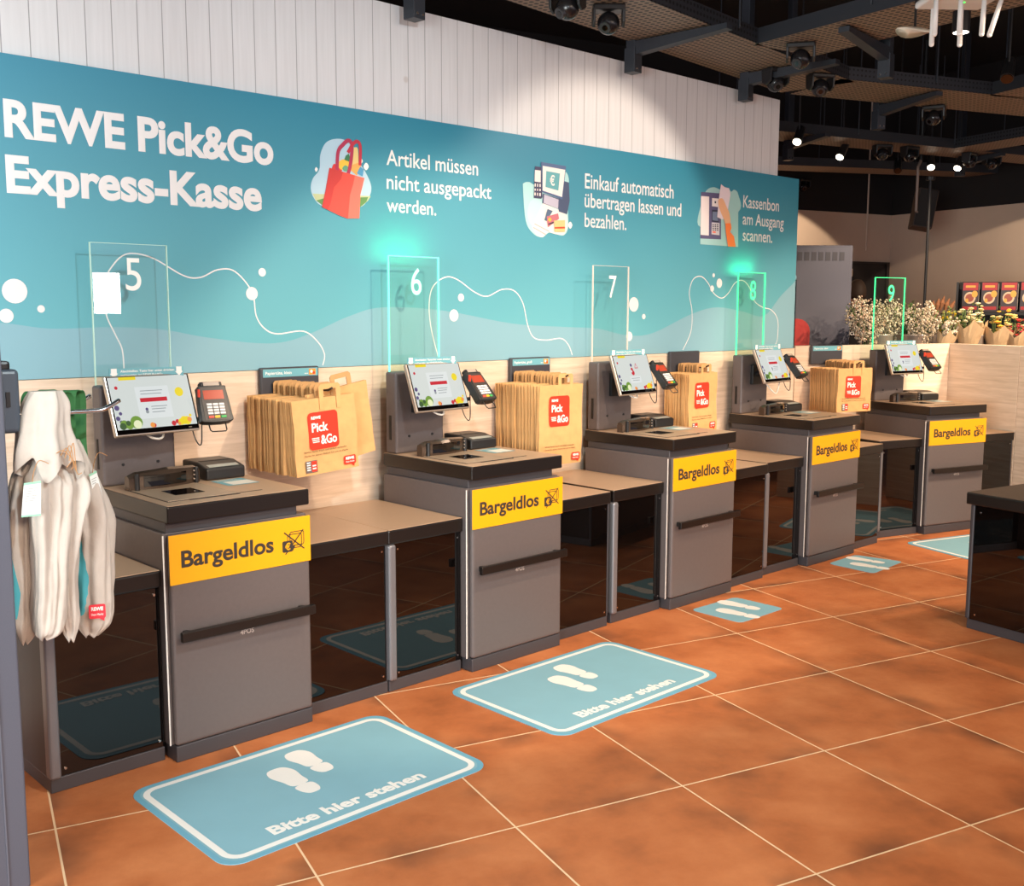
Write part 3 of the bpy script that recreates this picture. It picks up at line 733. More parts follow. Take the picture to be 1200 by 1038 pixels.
    m = MB(); m.tube([(-.03, 0, -.08), (-.028, -.002, -.115), (-.022, -.003, -.122), (.026, -.003, -.122), (.03, -.002, -.115), (.03, 0, -.08)], .0025, 6); m.build('wire_loop', mat('wire_black', (40, 34, 32), .4), ct)
    m = MB(); m.tube([(.345, .40, 1.17), (.30, .46, 1.16), (.27, .545, 1.16)], .009, 8); m.tube(spline([(.345, .40, 1.20), (.338, .39, 1.12), (.335, .39, 1.075), (.329, .40, 1.07), (.322, .42, 1.10), (.318, .44, 1.16)], 5), .0025, 6); m.build('terminal_arm', BLACKP, u)
    m = MB(); m.box(.322, .375, 1.255, .328, .385, 1.285); m.build('red_tag', mat('red_tab', (232, 60, 30), .5), u)
    return u


units = [make_unit(i) for i in range(5)]

# ------------------------------------------------------------------ bagging benches
BW = .405


def make_bench(name, label, ui, side):
    (x0, y0), rz = UNITS[ui]; ox = -BW - .008 if side == 'l' else UW + .004
    w = BW if not (ui == 4 and side == 'r') else .365
    p = Vector((ox, .05, 0)); p.rotate(Euler((0, 0, rz)))
    t = thing('bagging_bench', label, 'bagging bench', (x0 + p.x, y0 + p.y, 0), rz, 'low bagging benches between the checkouts')
    m = MB(); m.box(.004, .012, 0, w - .004, .60, .05); m.build('plinth', BODY2, t, .003)
    m = MB(); m.box(.004, .03, .05, w - .004, .61, .63); m.build('cabinet', mat('bench_cabinet_grey', (70, 66, 68), .5, .2), t)
    m = MB(); m.box(0, 0, .63, w, .625, .6905); m.build('slab', BLACKE, t, .007, seg=3)
    m = MB(); m.box(.003, .003, .6895, w - .003, .622, .692); m.build('worktop', TOPM, t, .001)
    a, e = (.036, w - .004) if side == 'l' else (.006, w - .010)
    m = MB(); m.box(a, .014, .052, e, .03, .629); gp = m.build('glass_panel', BLACKG, t, .001)
    for sx in (a + .018, e - .018):
        for sz in (.075, .605):
            m = MB(); m.cyl((sx, .0145, sz), (sx, .011, sz), .0042, n=10); m.build('screw', CHROME, gp)
    m = MB()
    if side == 'l': m.box(-.002, -.006, .05, .036, .04, .63)
    else: m.box(w - .009, .012, .05, w - .002, .04, .63)
    m.build('corner_profile', ALU if side == 'l' else BODY2, t, .011 if side == 'l' else .002, seg=4)
    return t


BL = ['low black bagging bench left of checkout 5, behind the hanging cloth bags', 'low black bagging bench right of checkout 5', 'low black bagging bench left of checkout 6', 'low black bagging bench right of checkout 6',
      'low black bagging bench left of checkout 7', 'low black bagging bench right of checkout 7', 'low black bagging bench left of checkout 8', 'low black bagging bench right of checkout 8',
      'low black bagging bench left of checkout 9', 'low black bagging bench right of checkout 9, at the end of the row']
for k in range(10): make_bench('bagging_bench', BL[k], k // 2, 'lr'[k % 2])

# separate dark counter on the right
t = thing('dark_counter', 'black counter with glossy black side standing alone at the right edge', 'counter', (3.655, -1.182, 0), -.19)
m = MB(); m.box(.012, -2.0, 0, 1.1, -.012, .05); m.build('plinth', BODY2, t, .003)
m = MB(); m.box(.02, -2.0, .05, 1.1, -.02, .63); m.build('cabinet', BODY2, t)
m = MB(); m.box(-.012, -2.0, .635, 1.12, .012, .695); m.build('slab', BLACKE, t, .007, seg=3)
m = MB(); m.box(-.008, -2.0, .694, 1.116, .008, .6965); m.build('worktop', mat('dark_brown_worktop', (86, 74, 66), .45, .2, .06, 40), t)
m = MB(); m.box(.006, -2.0, .052, .02, -.03, .634); gp = m.build('glass_panel', BLACKG, t, .001)
m = MB(); m.box(.004, -.03, .05, .03, -.004, .635); m.build('corner_profile', BODY2, t, .008)
for z in (.6, .08):
    m = MB(); m.cyl((.0065, -.06, z), (.003, -.06, z), .0042, n=10); m.build('screw', CHROME, gp)

# ================================================================== floor mats
def footprint(m, cx, cy, a, L, W, mi, fn, h):
    """shoe print with its toe along +y before turning by a; sole and heel stay apart"""
    def pt(u, v): return (cx + u * math.cos(a) - v * math.sin(a), cy + u * math.sin(a) + v * math.cos(a))
    sole = spline([(-.30 * W, -.16 * L), (.30 * W, -.16 * L), (.40 * W, .05 * L), (.5 * W, .28 * L), (.34 * W, .46 * L), (0, .5 * L), (-.34 * W, .46 * L), (-.5 * W, .28 * L), (-.40 * W, .05 * L)], 4, True)
    heel = spline([(-.31 * W, -.20 * L), (.31 * W, -.20 * L), (.36 * W, -.36 * L), (.22 * W, -.48 * L), (0, -.5 * L), (-.22 * W, -.48 * L), (-.36 * W, -.36 * L)], 4, True)
    for q in (sole, heel): face(m, [pt(*p) for p in q], fn, h, mi)


def big_mat(label, loc, rz):
    t = thing('floor_mat', label, 'floor mat', (loc[0], loc[1], 0), rz, 'large standing mats with writing')
    f0 = lambda x, y, h: (x, y, h)
    m = MB(); m.prism(rrect(0, -.672, 1.025, 0, .07, 8), f0, 0, .0022); m.build('base', MATE, t)
    m = MB(); face(m, rrect(.018, -.654, 1.007, -.018, .06, 8), f0, .0026); m.build('field', MATB, t)
    m = MB(); ribbon(m, rrect(.036, -.636, .989, -.036, .05, 8), .022, f0, .0032, closed=True); m.build('border', WHITE, t)
    m = MB(); footprint(m, .455, -.300, .06, .245, .098, 0, f0, .0032); m.build('footprint', WHITE, t)
    m = MB(); footprint(m, .578, -.205, .06, .225, .098, 0, f0, .0032); m.build('footprint', WHITE, t)
    m = MB(); text(m, 'Bitte hier stehen', f0, .205, .80, -.590, .058, .04, .0032); m.build('mat_lettering', WHITE, t)


big_mat('large pale blue mat with footprints and writing, before checkout 5', (-.226, -.098), 0)
big_mat('large pale blue mat with footprints and writing, before checkout 6', (1.152, -.098), .0)
p = l4(-.335, -.13); big_mat('large pale blue mat partly hidden by the black counter at right', (p.x, p.y), TH4)


def small_mat(label, pts, feet):
    f0 = lambda x, y, h: (x, y, h)
    cx = sum(p[0] for p in pts) / 4; cy = sum(p[1] for p in pts) / 4
    t = thing('footprint_sticker', label, 'floor sticker', (cx, cy, 0), 0, 'small footprint stickers on the floor')
    q = []
    P = [Vector((p[0] - cx, p[1] - cy)) for p in pts]
    for i in range(4):
        a, b_, c = P[i - 1], P[i], P[(i + 1) % 4]
        u, v = (a - b_).normalized() * .04, (c - b_).normalized() * .04
        for k in range(6):
            s = k / 5; w = b_ + u * (1 - s) ** 2 + v * s * s; q.append((w.x, w.y))
    m = MB(); m.prism(q[::-1], f0, 0, .0015); m.build('base', MATB, t)
    for x, y in feet:
        m = MB(); footprint(m, x - cx, y - cy, .10, .25, .088, 0, f0, .002); m.build('footprint', WHITE, t)


small_mat('small blue footprint sticker on the floor before checkout 7', [(2.90, -.048), (3.288, -.062), (3.292, -.375), (2.893, -.37)], [(3.028, -.26), (3.165, -.172)])
small_mat('small blue footprint sticker on the floor before checkout 8', [(4.392, .0), (4.74, .003), (4.79, -.30), (4.36, -.325)], [(4.52, -.215), (4.65, -.115)])

# ================================================================== paper bag racks


def kraft_bag(name, w, h, seed, group, label, front=False, hx=.42):
    """flat-folded block-bottom carrier: face panel, gusset fold, bottom flap, folded strip handle"""
    r = random.Random(seed)
    t = thing(name, label, 'paper bag', group=group)
    d = .0125
    m = MB(); rows = []
    sk = r.uniform(-.008, .008)
    for k in range(9):
        z = -h * k / 8; bulge = .003 * math.sin(k * 1.1 + seed) + .002
        x0 = sk * k / 8 + r.uniform(-.0015, .0015); x1 = w + sk * k / 8 + r.uniform(-.0015, .0015); y0 = -d / 2 - bulge; y1 = d / 2
        rows.append([(x0, y0, z), (x0 + .012, 0, z), (x0, y1, z), (x0 + w * .5, y1 + .001, z), (x1, y1, z), (x1 - .012, 0, z), (x1, y0, z), (x0 + w * .5, y0 - .002, z)][::-1])
    m.grid(rows, closed=True, cap=True); m.build('body', KRAFT, t)
    m = MB(); m.prism([(.012, -h + .001), (w - .012, -h + .001), (w - .03, -h + .085), (.03, -h + .085)], lambda x, z, hh: (x + sk, hh, z), d / 2 + .0015, d / 2 + .0035); m.build('bottom_flap', KRAFTD, t)
    m = MB(); a = w * hx; hw = .105
    m.prism([(a, -.05), (a, .045), (a + .010, .055), (a + hw - .010, .055), (a + hw, .045), (a + hw, -.05), (a + hw - .022, -.05), (a + hw - .022, .034), (a + .022, .034), (a + .022, -.05)], lambda x, z, hh: (x, hh, z), -d / 2 - .0055 if front else -.002, -d / 2 - .003 if front else .002)
    m.build('handle', KRAFTD if not front else KRAFT, t)
    if front:
        fy = lambda x, z, hh: (x, -d / 2 - .0068 - hh, z)
        X = w * .21; m = MB(); face(m, rrect(X, -.212, X + .145, -.056, .018), fy, .0002)
        text(m, 'REWE', fy, X + .016, X + .062, -.085, .013, .05, .0008, 1)
        text(m, 'Pick', fy, X + .016, X + .096, -.138, .038, .03, .0008, 1); text(m, '&Go', fy, X + .056, X + .134, -.192, .038, .03, .0008, 1)
        for k in range(3): face(m, [(X + .013 + .002 * k, -.166 - .008 * k), (X + .049, -.166 - .008 * k), (X + .049, -.162 - .008 * k), (X + .013 + .002 * k, -.162 - .008 * k)], fy, .0008, 1)
        m.build('brand_print', [RED, WHITE], t)
        zz = -h + .066
        m = MB()
        text(m, 'REWE Markt, frisch und einfach einkaufen', fy, w * .12, w * .80, zz + .028, .0068, .012, .0004); text(m, 'Danke für deinen Einkauf bei uns im Markt', fy, w * .12, w * .82, zz + .013, .0068, .012, .0004)
        m.build('small_print', mat('brown_small_print', (120, 84, 52), .7), t)
        m = MB(); x = w * .13; face(m, [(x, zz - .055), (x + .055, zz - .055), (x + .055, zz - .005), (x, zz - .005)], fy, .0002, 0); face(m, [(x + .027, zz - .052), (x + .052, zz - .052), (x + .052, zz - .008), (x + .027, zz - .008)], fy, .0006, 1)
        for k in range(4): face(m, [(x + .005, zz - .015 - .01 * k), (x + .022, zz - .015 - .01 * k), (x + .022, zz - .010 - .01 * k), (x + .005, zz - .010 - .01 * k)], fy, .0006, 2)
        for k in range(2): face(m, [(x + .031, zz - .03 - .012 * k), (x + .048, zz - .03 - .012 * k), (x + .048, zz - .024 - .012 * k), (x + .031, zz - .024 - .012 * k)], fy, .001, 2)
        m.build('recycling_print', [mat('print_grey', (108, 96, 92), .7), RED, WHITE], t)
        m = MB(); x = w * .74; face(m, rrect(x, zz - .048, x + .06, zz - .010, .007), fy, .0002); face(m, [(x + .034, zz - .047), (x + .052, zz - .047), (x + .05, zz - .06)], fy, .0002)
        text(m, 'REWE', fy, x + .009, x + .051, zz - .028, .012, .05, .0008, 1); text(m, 'Dein Markt', fy, x + .009, x + .051, zz - .040, .006, .02, .0008, 1)
        m.build('logo_print', [RED, WHITE], t)
    return t


def rack(n, plab, org, rz, px, bx, yf, yb, ztop, w, h, N, label, plate_label, tilt=0.):
    """wall plate with a hook and a stack of flat paper bags hanging on it, in a frame whose y points to the wall"""
    base = Vector((org[0], org[1], 0))
    t = thing('paper_bag_holder', plate_label, 'bag holder', base, rz, 'paper bag holders on the wood panelling')
    m = MB(); m.box(px, yb + .018, 1.195, px + .30, yb + .042, 1.338); pl = m.build('back_plate', mat('anthracite_plate', (62, 62, 68), .45), t, .008, seg=3)
    fy = lambda x, z, hh: (x, yb + .018 - hh, z)
    if plab:
        m = MB(); face(m, [(px + .012, 1.296), (px + .292, 1.296), (px + .292, 1.331), (px + .012, 1.331)], fy, .0008); text(m, plab, fy, px + .024, px + .155, 1.307, .013, .015, .0014, 1)
        face(m, [(px + .245, 1.3), (px + .28, 1.3), (px + .28, 1.327), (px + .245, 1.327)], fy, .0012, 2); face(m, circ(px + .258, 1.315, .007), fy, .0018, 1); face(m, circ(px + .27, 1.309, .006), fy, .0018, 3)
        text(m, 'REWE', fy, px + .222, px + .24, 1.304, .005, .03, .0014, 1)
        m.build('shelf_label', [STRIPM, WHITE, mat('label_orange', (238, 150, 50), .5), RED], pl)
    hx = bx + w * .42 + .05
    m = MB(); yt = yf - .03
    m.tube([(hx, yb + .018, ztop + .03), (hx, yf, ztop + .034), (hx, yt, ztop + .046)], .005, 8); m.build('hook', mat('wire_black', (40, 34, 32), .4), t)
    dy = (yb - yf) / (N - 1)
    proto = kraft_bag('paper_bag', w, h, n * 17 + 3, 'flat paper bags behind the front one, holder at checkout %s' % NUM[n], label[1])
    fr = kraft_bag('paper_bag', w, h, n * 17 + 4, None, label[0], True)
    M = Matrix.Translation(base) @ Matrix.Rotation(rz, 4, 'Z')
    for k in range(N):
        o = fr if k == 0 else (proto if k == 1 else copy_tree(proto))
        f = 1 if k < 3 else .35
        o.matrix_world = M @ Matrix.Translation((bx + R.uniform(-.006, .006), yf + dy * k, ztop + R.uniform(-.004, .004))) @ Matrix.Rotation(-tilt * f + R.uniform(-.012, .012), 4, 'Y') @ Matrix.Rotation(R.uniform(-.02, .02), 4, 'Z') @ Matrix.Rotation(R.uniform(-.006, .006), 4, 'X')


rack(0, 'Papiertüte, klein', (0, 0), 0, .775, .705, .335, .672, 1.222, .305, .315, 15,
     ('tilted front paper bag with red print on the holder beside checkout 5', 'flat brown paper bag hanging behind the tilted front bag at checkout 5'), 'dark bag holder plate on the wood wall right of checkout 5', .07)
rack(1, 'Papiertüte, groß', (0, 0), 0, 2.27, 2.145, .355, .672, 1.216, .31, .41, 15,
     ('tall front paper bag with red print between checkouts 6 and 7', 'flat brown paper bag hanging behind the tall front bag at checkout 6'), 'dark bag holder plate with teal label between checkouts 6 and 7')
rack(2, None, (0, 0), 0, 3.625, 3.56, .51, .672, 1.212, .295, .36, 9,
     ('front paper bag of the short stack under the plain unlabelled plate', 'flat brown paper bag behind the front one in the short stack under the plain plate'), 'plain dark bag holder plate without label between checkouts 7 and 8')
rack(3, 'Papiertüte, klein', (O4.x, O4.y), TH4, -.485, -.50, .40, .672, 1.178, .325, .315, 13,
     ('front paper bag of the farthest stack, just left of the last checkout', 'flat brown paper bag in the farthest stack, behind its front bag'), 'dark bag holder plate with teal label between checkouts 8 and 9')
rb = kraft_bag('paper_bag', .305, .315, 91, None, 'paper bag slipped askew to the right behind the front bag at checkout 5')
rb.matrix_world = Matrix.Translation((.80, .375, 1.238)) @ Matrix.Rotation(-.17, 4, 'Y')
m = MB(); m.box(.18, -.0085, -.19, .20, -.008, -.14); m.build('red_print', RED, rb)

# ================================================================== post with cloth bags
PX = -.662; PY = -.475
t = thing('steel_post', 'blue grey steel post at the left edge of the picture', 'post', (PX, PY, 0))
m = MB(); m.box(-.30, 0, 0, 0, .42, 2.9); m.build('shaft', GREYPOST, t, .006, seg=3)
m = MB(); m.box(-.060, -.004, .0, -.057, .0, 2.9); m.box(-.30, -.003, .0, -.11, .0, 2.9); m.build('cover_strip', mat('blue_grey_cover', (98, 102, 116), .5), t)
t = thing('bag_hook_bracket', 'dark bracket with two steel rods on the grey post, carrying the cloth bags', 'hook', (PX, -.43, 0))
m = MB(); m.box(.004, 0, 1.258, .058, .30, 1.43); hb = m.build('bracket_box', mat('slate_plastic', (70, 80, 92), .35), t, .012, seg=3)
m = MB(); m.box(.0, .01, 1.425, .04, .29, 1.452); m.build('top_cap', BLACKP, t, .008)
m = MB(); m.box(.02, -.004, 1.33, .03, .0, 1.37); m.build('latch', BLACKP, hb)
for y in (.03, .24):
    m = MB(); m.tube(spline([(.05, y, 1.306), (.20, y, 1.303), (.275, y, 1.303), (.30, y, 1.308), (.345, y + .01, 1.328)], 5), .0065, 10); m.build('rod', CHROME, t, smooth=True)


def cloth_bag(label, rings, yc, folds, ph, straps=(), tag_=None, logo=None, turq=None):
    t = thing('cloth_bag', label, 'cloth bag', (0, 0, 0), 0, 'cream cloth bags on the hook')
    c0 = on_y(rings[0][0], rings[0][1], yc); t.location = (c0.x, c0.y, 0)
    off = Vector((c0.x, c0.y, 0))
    ang = math.radians(-22); ux = Vector((math.cos(ang), math.sin(ang), 0)); uy = Vector((-ux.y, ux.x, 0))
    rr = spline([(*r_,) for r_ in rings], 7); rows = []; nn = 72
    for k, (px, py, a, d) in enumerate(rr):
        c = on_y(px, py, yc) - off; row = []
        s = k / (len(rr) - 1)
        for j in range(nn):
            th = 2 * math.pi * j / nn
            gather = math.exp(-((s - .38) / .16) ** 2)
            f = 1 + (.10 + .16 * gather) * math.sin(folds * th + ph + 2.2 * math.sin(3 * s)) + (.05 + .10 * gather) * math.sin((folds * 2 + 1) * th + ph * 2 + 6 * s) + .04 * math.sin((folds * 4 + 1) * th + 9 * s + ph)
            f += .16 * noise.noise(Vector((math.cos(th) * 1.6, math.sin(th) * 1.6, s * 7 + ph * 5))) + .07 * noise.noise(Vector((math.cos(th) * 4, math.sin(th) * 4, s * 16 + ph * 9)))
            sq = 1 / max(abs(math.cos(th)) ** 1.0, abs(math.sin(th)) ** 1.0) ** .25
            row.append(c + ux * (a * f * sq * math.cos(th)) + uy * (d * f * sq * math.sin(th)) + Vector((0, 0, .006 * math.sin(4 * th + ph) * (1 if k > 2 else 0))))
        rows.append(row)
    m = MB(); m.grid(rows, closed=True, cap=True); b = m.build('body', CANVAS, t, smooth=True)
    if turq:
        k0, k1, j0, j1 = turq; k0 = int(k0 * 7 / 4); k1 = int(k1 * 7 / 4); j0 = int(j0 * 72 / 44); j1 = int(j1 * 72 / 44); e = []
        for k in range(k0, k1):
            mid = (k - k0) / max(1, k1 - 1 - k0); row = []
            jj = j1 - round((j1 - j0) * (.25 + .6 * abs(mid - .6)))
            for j in range(j0, j0 + 12):
                u = j0 + (jj - j0) * (j - j0) / 11; a = int(u) % nn; f = u - int(u)
                p = rows[k][a].lerp(rows[k][(a + 1) % nn], f); c = sum(rows[k], Vector()) / nn; q = p - c
                row.append(p + q.normalized() * .0025)
            e.append(row)
        m = MB(); m.grid(e); m.build('turquoise_print', TURQ, t, smooth=True)
    for mtr, pts, w in straps:
        m = MB(); sp = [on_y(x, y, yy) - off for x, y, yy in pts]; sp = [Vector(v) for v in spline([tuple(v) for v in sp], 5)]
        rws = []
        for k, p in enumerate(sp):
            rws.append([p - ux * w / 2, p + ux * w * .1 - uy * .003, p + ux * w / 2])
        m.grid(rws); m.build('handle', mtr, t, smooth=False, solid=.003)
    if tag_:
        pts, sy, lines_ = tag_
        P = [on_y(x, y, sy) - off for x, y in pts]
        def ft(u, v, h): p = P[3].lerp(P[2], u).lerp(P[0].lerp(P[1], u), v) - uy * (.0012 + h); return tuple(p)
        m = MB(); m.prism([(0, 0), (1, 0), (1, 1), (0, 1)], ft, -.001, 0, 0)
        face(m, [(0, .93), (1, .93), (1, 1), (0, 1)], ft, .0005, 1); face(m, [(0, 0), (1, 0), (1, .06), (0, .06)], ft, .0005, 1)
        for k in range(lines_): face(m, [(.15, .80 - .07 * k), (.8 - .1 * (k % 3), .80 - .07 * k), (.8 - .1 * (k % 3), .82 - .07 * k), (.15, .82 - .07 * k)], ft, .0006, 2)
        m.build('hang_tag', [mat('tag_card', (226, 232, 232), .6), mat('tag_mint', (150, 206, 180), .6), mat('tag_grey', (150, 158, 160), .6)], t)
        a = P[0].lerp(P[1], .5)
        m = MB(); m.tube(spline([tuple(a - uy * .004), tuple(a + Vector((.006, 0, .03)) - uy * .008), tuple(a + Vector((.02, -.0, .055))), tuple(a + Vector((.045, 0, .045)) - uy * .004)], 5), .0012, 5)
        m.build('tag_string', mat('jute_string', (176, 130, 84), .8), t)
    if logo:
        px, py, sy, s = logo; c = on_y(px, py, sy) - off
        fl_ = lambda x, z, h: tuple(c + ux * x * s + Vector((0, 0, z * s)) - uy * (.0005 + h))
        m = MB(); face(m, rrect(-.5, -.42, .5, .5, .12), fl_, 0); face(m, [(.1, -.41), (.42, -.41), (.40, -.62)], fl_, 0)
        text(m, 'REWE', fl_, -.36, .36, .08, .26, .06, .0008, 1); text(m, 'Dein Markt', fl_, -.36, .36, -.22, .14, .02, .0008, 1)
        m.build('logo_print', [RED if 0 else mat('logo_crimson', (216, 44, 60), .6), WHITE], t)
    return t


GH = GREENF
cloth_bag('cream cloth bag at the left of the bundle, touching the grey post', [(46, 520, .02, .02), (40, 540, .035, .03), (30, 566, .040, .04), (27, 620, .034, .038), (29, 690, .030, .034), (31, 735, .028, .026), (29, 753, .008, .010)], -.36, 3, .4,
          [(GH, [(34, 500, -.36), (32, 470, -.37), (38, 459, -.36), (46, 470, -.34), (46, 500, -.33)], .034)], None, None, (13, 19, 24, 34))
tb = cloth_bag('cream cloth bag folded high over the rods, front middle, with white tag', [(55, 520, .03, .03), (55, 548, .036, .03), (55, 566, .052, .04), (57, 610, .046, .045), (58, 660, .042, .042), (58, 705, .044, .038), (56, 738, .036, .03), (52, 748, .010, .012)], -.42, 4, 1.1,
          [(GH, [(50, 500, -.42), (48, 468, -.42), (55, 457, -.41), (64, 466, -.40), (64, 500, -.40)], .036)], ([(28, 566), (48, 563), (48, 604), (25, 606)], -.490, 6))
cloth_bag('narrow cream cloth bag squeezed between the middle and the right one', [(70, 520, .02, .02), (76, 545, .038, .03), (80, 572, .050, .04), (78, 620, .040, .04), (78, 680, .030, .034), (82, 725, .026, .028), (84, 750, .008, .010)], -.40, 3, 2.2,
          [(GH, [(66, 500, -.40), (66, 468, -.40), (72, 459, -.39), (79, 468, -.38), (79, 500, -.37)], .034)], None, None, (14, 20, 22, 30))
cloth_bag('cream cloth bag with red logo and turquoise patch, right side of the bundle', [(84, 515, .02, .02), (90, 540, .036, .03), (96, 566, .050, .04), (105, 606, .060, .045), (109, 650, .055, .042), (111, 700, .052, .036), (111, 728, .048, .032), (108, 744, .016, .014)], -.33, 3, 3.4,
          [(GH, [(80, 520, -.31), (80, 465, -.32), (86, 458, -.30), (92, 466, -.28), (93, 520, -.27), (98, 560, -.30)], .040)], ([(104, 556), (113, 551), (122, 588), (113, 592)], -.385, 3), (114, 717, -.376, .046), (12, 23, 24, 34))
# the folded-over upper part of the front bag: a skirt of pleats with a ragged hem
off = Vector(tb.location); rows = []; ang = math.radians(-22); ux = Vector((math.cos(ang), math.sin(ang), 0)); uy = Vector((-ux.y, ux.x, 0))
sk = spline([(53, 458, .040, .022), (52, 474, .056, .032), (51, 500, .064, .040), (52, 525, .074, .046), (54, 548, .080, .050)], 7)
for k, (px, py, a, d) in enumerate(sk):
    q = k / (len(sk) - 1); row = []
    for j in range(72):
        th = 6.2832 * j / 72
        f = 1 + (.05 + .13 * q) * math.sin(5 * th + .8 + 1.2 * q) + (.03 + .05 * q) * math.sin(11 * th + 3 * q) + .14 * noise.noise(Vector((math.cos(th) * 2, math.sin(th) * 2, q * 3)))
        c = on_y(px, py + (q ** 3) * (9 * math.sin(4 * th + 1) + 7 * math.sin(7 * th)), -.43) - off
        row.append(c + ux * (a * f * math.cos(th)) + uy * (d * f * math.sin(th)))
    rows.append(row)
m = MB(); m.grid(rows, closed=True); m.add(rows[0], [list(range(72))]); m.build('folded_top', CANVAS, tb, smooth=True)
m = MB()
for k in range(4):
    m.tube(spline([tuple(on_y(x, y, -.50) - off) for x, y in [(66 + 5 * k, 531 + 3 * k), (74 + 4 * k, 528 - 3 * k), (84 + 2 * k, 538 + 5 * k), (78 + 6 * k, 548 + 2 * k)]], 6), .0013, 5)
m.build('jute_cord', mat('jute_string', (176, 130, 84), .8), tb)

# ================================================================== ceiling trays, brackets, cameras
TZ = 3.1


def tray(p, q, w, label):
    p, q = Vector((*p, 0)), Vector((*q, 0)); d = q - p; L = d.length
    t = thing('ceiling_tray', label, 'cable tray', (p.x, p.y, TZ), math.atan2(d.y, d.x), 'perforated trays under the black ceiling')
    m = MB(); m.box(0, -w / 2, 0, L, w / 2, .004); m.build('base_plate', M_TRAY, t)
    for s in (-1, 1):
        m = MB(); m.box(0, s * w / 2 - .002, 0, L, s * w / 2 + .002, .085); m.box(0, s * (w / 2 - .012) - .012, .083, L, s * (w / 2 - .012) + .012, .086); m.build('side_flange', dots_mat('slotted_flange_steel', (50, 52, 58), (12, 12, 14), 30, .5, .2, .22), t)
    for k in range(1, int(L / 1.2) + 1):
        for s in (-1, 1):
            m = MB(); m.cyl((k * 1.2 - .4, s * (w / 2 + .008), .04), (k * 1.2 - .4, s * (w / 2 + .008), 1.2), .006, n=6); m.build('hanger_rod', STEELT, t)
    return t


tray((.3, .12), (5.05, .60), .53, 'perforated tray running along the plank wall, above checkouts 5 to 8')
tray((3.99, .19), (3.5, -2.9), .50, 'perforated tray branching towards the camera over checkout 7')
tray((5.02, .60), (7.7, -.44), .54, 'perforated tray bending off over checkout 9')
tray((6.35, -.18), (5.3, -2.6), .42, 'perforated tray branching forward above the black counter')
tray((5.4, 2.28), (10.6, .72), .42, 'perforated tray over the grey cabinet and flowers')
tray((7.2, 3.75), (10.7, 1.75), .42, 'farthest perforated tray, close to the beige wall')
tray((8.6, 1.1), (7.4, -2.4), .40, 'perforated tray above the bend of the low wood wall')


def bracket(x, y, a, L, label):
    t = thing('tray_bracket', label, 'ceiling bracket', (x, y, 0), a, 'brackets carrying the ceiling trays')
    m = MB(); m.box(-.03, -.03, 2.93, .03, .03, 4.3); m.build('post', STEELT, t, .003)
    m = MB(); m.box(-.036, -.036, 2.925, .036, .036, 3.06); m.build('foot_sleeve', STEELT, t, .002)
    m = MB()
    for s in (-1, 1): m.cyl((s * .018, -.036, 2.945), (s * .018, -.042, 2.945), .006, n=8)
    m.build('bolt', CHROME, t)
    m = MB(); m.prism([(.03, 3.02), (.03, 3.092), (L, 3.092), (L, 3.064)], lambda u, z, h: (h, -u, z), -.03, .03); m.build('arm', STEELT, t)


for x, y, a, L, lb in [(1.60, .64, .08, .62, 'steel tray bracket at the wall above number pane 6'), (3.19, .66, .08, .62, 'steel tray bracket at the wall, third from the picture left'), (4.33, .68, .08, .62, 'steel tray bracket at the wall end corner'),
                       (4.34, -.27, -1.45, .62, 'steel tray bracket under the branch tray near the white access point'), (5.95, .62, -.37, .60, 'steel tray bracket where the tray bends off'), (6.9, 1.98, -.3, .5, 'steel tray bracket above the grey cabinet'), (9.1, 1.4, -.3, .5, 'steel tray bracket above the flowers')]:
    bracket(x, y, a, L, lb)


def dome_cam(label):
    t = thing('ceiling_camera', label, 'camera', group='black cameras under the trays')
    m = MB(); m.box(-.08, -.05, -.028, .08, .05, 0); m.build('housing', BLACKP, t, .008)
    for s in (-1, 1):
        m = MB(); m.prism([(-.045, -.02), (.045, -.02), (.04, -.085), (.0, -.105), (-.04, -.085)], lambda y, z, h: (h, y, z), s * .074 - .007, s * .074 + .007); m.build('cheek', BLACKP, t, .004)
    m = MB(); m.ball((0, 0, -.085), .056, 18, 12); bl = m.build('ball_head', mat('camera_ball_black', (24, 23, 25), .25), t, smooth=True)
    d = Vector((-.35, -.75, -.55)).normalized(); c = Vector((0, 0, -.085))
    m = MB(); m.cyl(c + d * .045, c + d * .062, .030, .027, 18); m.build('lens_ring', mat('lens_ring_grey', (60, 58, 60), .3, .3), bl)
    m = MB(); m.cyl(c + d * .060, c + d * .0635, .016, .014, 14); m.build('lens', BLACKG, bl)
    return t


cams = [(665, 8, 'black ceiling camera left of the large one over pane 6'), (713, 26, 'large black ceiling camera close to the plank wall, upper middle'), (909, 96, 'black ceiling camera beside the plank wall corner bracket'), (938, 68, 'black ceiling camera under the tray junction'),
        (961, 102, 'black ceiling camera seen behind the corner bracket arm'), (1094, 137, 'black ceiling camera under the bending tray at right')]
proto = None
for k, (px, py, lb) in enumerate(cams):
    p = on_z(px, py, TZ - .08)
    o = dome_cam(lb) if proto is None else copy_tree(proto)
    proto = proto or o
    o['label'] = lb; o.location = (p.x, p.y, TZ - .001); o.rotation_euler = (0, 0, -.75 + .25 * ((k * 37) % 5 - 2))
for k, (px, py, lb) in enumerate([(1034, 180, 'far black ceiling camera left of a pair over the flowers'), (1066, 182, 'far black ceiling camera right of a pair over the flowers'), (1136, 189, 'far black ceiling camera beside the bright spotlight'), (1162, 191, 'far black ceiling camera near the right picture edge'), (941, 218, 'far black ceiling camera just right of the mural top corner'),
                                 (997, 224, 'far black ceiling camera over the dark doorway'), (1038, 227, 'far black ceiling camera left of the loudspeaker')]):
    p = on_z(px, py, TZ - .08); o = copy_tree(proto); o['label'] = lb; o.location = (p.x, p.y, TZ - .001); o.rotation_euler = (0, 0, -.6 + .3 * (k % 3))


